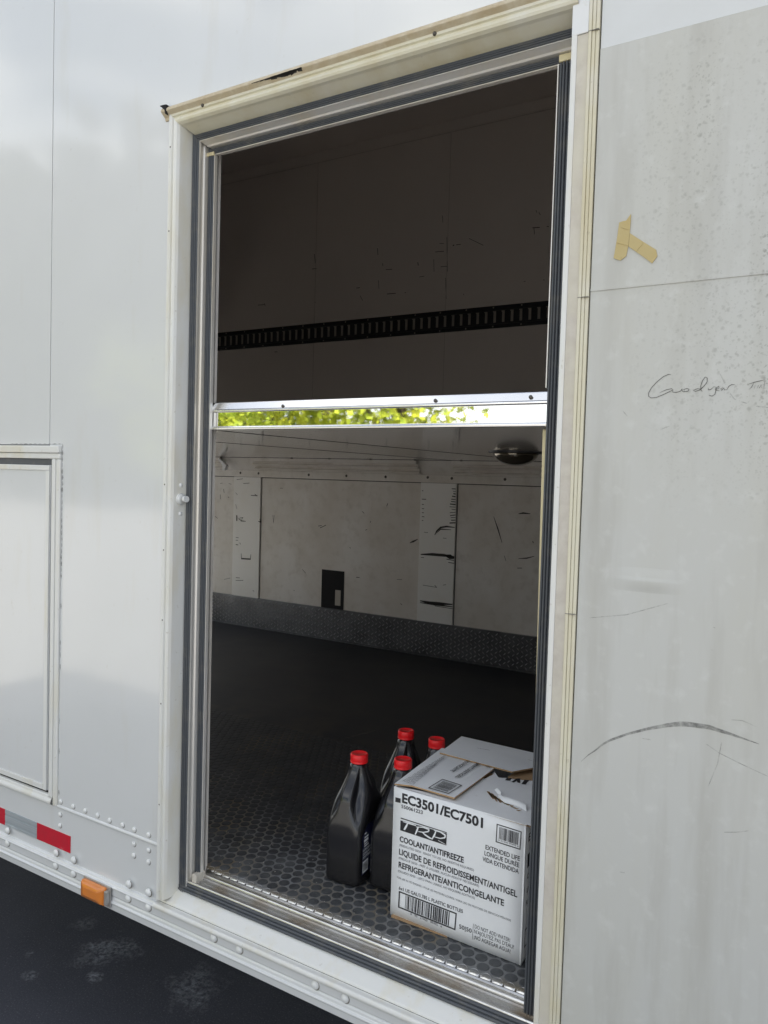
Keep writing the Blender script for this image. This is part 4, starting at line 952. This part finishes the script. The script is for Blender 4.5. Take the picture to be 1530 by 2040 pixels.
for i, ((u, v), a, lab) in enumerate(spots):
    o = proto if i == 0 else copy_tree(proto)
    x, y, _ = PZ(u, v, zcap); o.location = W(x, y, FL + .0018); o.rotation_euler.z = R(a)
    tag(o, lab, 'jug', 'black coolant jugs with red caps on the trailer floor')

# ============================================================ trees across the yard (they show as reflections)
def leafy(name, base, h, cr, nleaf, size, label, m, seed, cb=.3, point=False, narrow=.34):
    rs = random.Random(seed); t = empty(name, base); tag(t, label, 'tree', 'trees across the yard')
    tr = MB(); pts = [Vector((rs.uniform(-.03, .03) * h * k / 6, rs.uniform(-.03, .03) * h * k / 6, h * .92 * k / 6)) for k in range(7)]
    tr.tube(pts, [h * .022 * (1 - k / 7.5) for k in range(7)], 10)
    clumps = []
    nb = 26 if not point else 34
    for k in range(nb):
        q = cb + (1 - cb) * (k + .5) / nb; z = h * q; tt = (q - cb) / (1 - cb)
        rad = cr * ((1 - tt) ** .8 + .06 if point else math.sqrt(max(.03, 1 - (2 * tt - .85) ** 2 / 1.4)))
        a = k * 2.399 + rs.uniform(-.3, .3); d = rad * rs.uniform(.45, 1.0); e = Vector((math.cos(a) * d, math.sin(a) * d, z + rs.uniform(-.02, .06) * h))
        o = pts[min(6, int(q * 6 * .85))]; tr.tube([o, o.lerp(e, .5) + Vector((0, 0, .02 * h)), e], [h * .008, h * .005, h * .0015], 6)
        clumps.append((e, rad * rs.uniform(.30, .52)))
        clumps.append((o.lerp(e, .6), rad * rs.uniform(.25, .4)))
    tr.build('trunk', m_bark, t, raw=True)
    lf = MB(); vs = []; fs = []
    for k in range(nleaf):
        c, r = rs.choice(clumps); d = Vector((rs.gauss(0, 1), rs.gauss(0, 1), rs.gauss(0, .8))).normalized() * r * rs.random() ** .45
        p_ = c + d; ax = Vector((rs.gauss(0, 1), rs.gauss(0, 1), rs.gauss(-.5, .7))).normalized(); up = ax.orthogonal().normalized(); up = Matrix.Rotation(rs.uniform(0, 6.28), 3, ax) @ up
        s = size * rs.uniform(.6, 1.3); w_ = s * narrow; nn = ax.cross(up); i0 = len(vs)
        vs += [p_, p_ + ax * s * .45 + up * w_ + nn * s * .06, p_ + ax * s, p_ + ax * s * .45 - up * w_ + nn * s * .06]; fs.append((i0, i0 + 1, i0 + 2, i0 + 3))
    lf.add(vs, fs); lf.build('crown', m, t, raw=True, fix=False)
    return t
gz = (GZ - FL) * S
leafy('leafy_tree', (-6.7, -6.6, gz), 4.3, 1.7, 16000, .095, 'bright green broadleaf tree nearest the trailer, mirrored in the shiny strip', m_leaf, 1, .25)
leafy('leafy_tree', (-5.0, -6.9, gz), 3.9, 1.0, 4200, .095, 'smaller sunlit broadleaf tree beside the nearest one, mirrored in the shiny strip', m_leaf, 2, .3)
k = 0
D_ = 26.0
for (u, v, cr, pt_) in ((58, 236, 5.2, 0), (100, 228, 4.5, 0), (182, 205, 2.6, 1), (232, 206, 2.4, 1), (282, 158, 3.2, 1), (-60, 300, 6, 0), (345, 215, 3.2, 1)):
    q = PY(u, v, 0); x, y, h, cr = q[0] * D_, -D_ + S - (k % 2) * 1.5, q[2] * D_ - gz + 1.03 - (cr * .30 if pt_ else cr * .42), cr
    lab = ['tallest rounded tree at the far left of the reflected treeline', 'rounded tree second in the reflected treeline', 'slim conifer at the gap of the reflected treeline', 'tallest pointed conifer of the reflected treeline',
           'pointed conifer nearest the door frame in the reflection', 'rounded tree beyond the left end of the treeline', 'slim conifer at the right end of the reflected treeline'][k]
    leafy('conifer_tree' if pt_ else 'rounded_tree', (x, y, gz), h, cr, 5500, .6, lab, m_leafd, 20 + k, .08 if pt_ else .12, bool(pt_), .4); k += 1
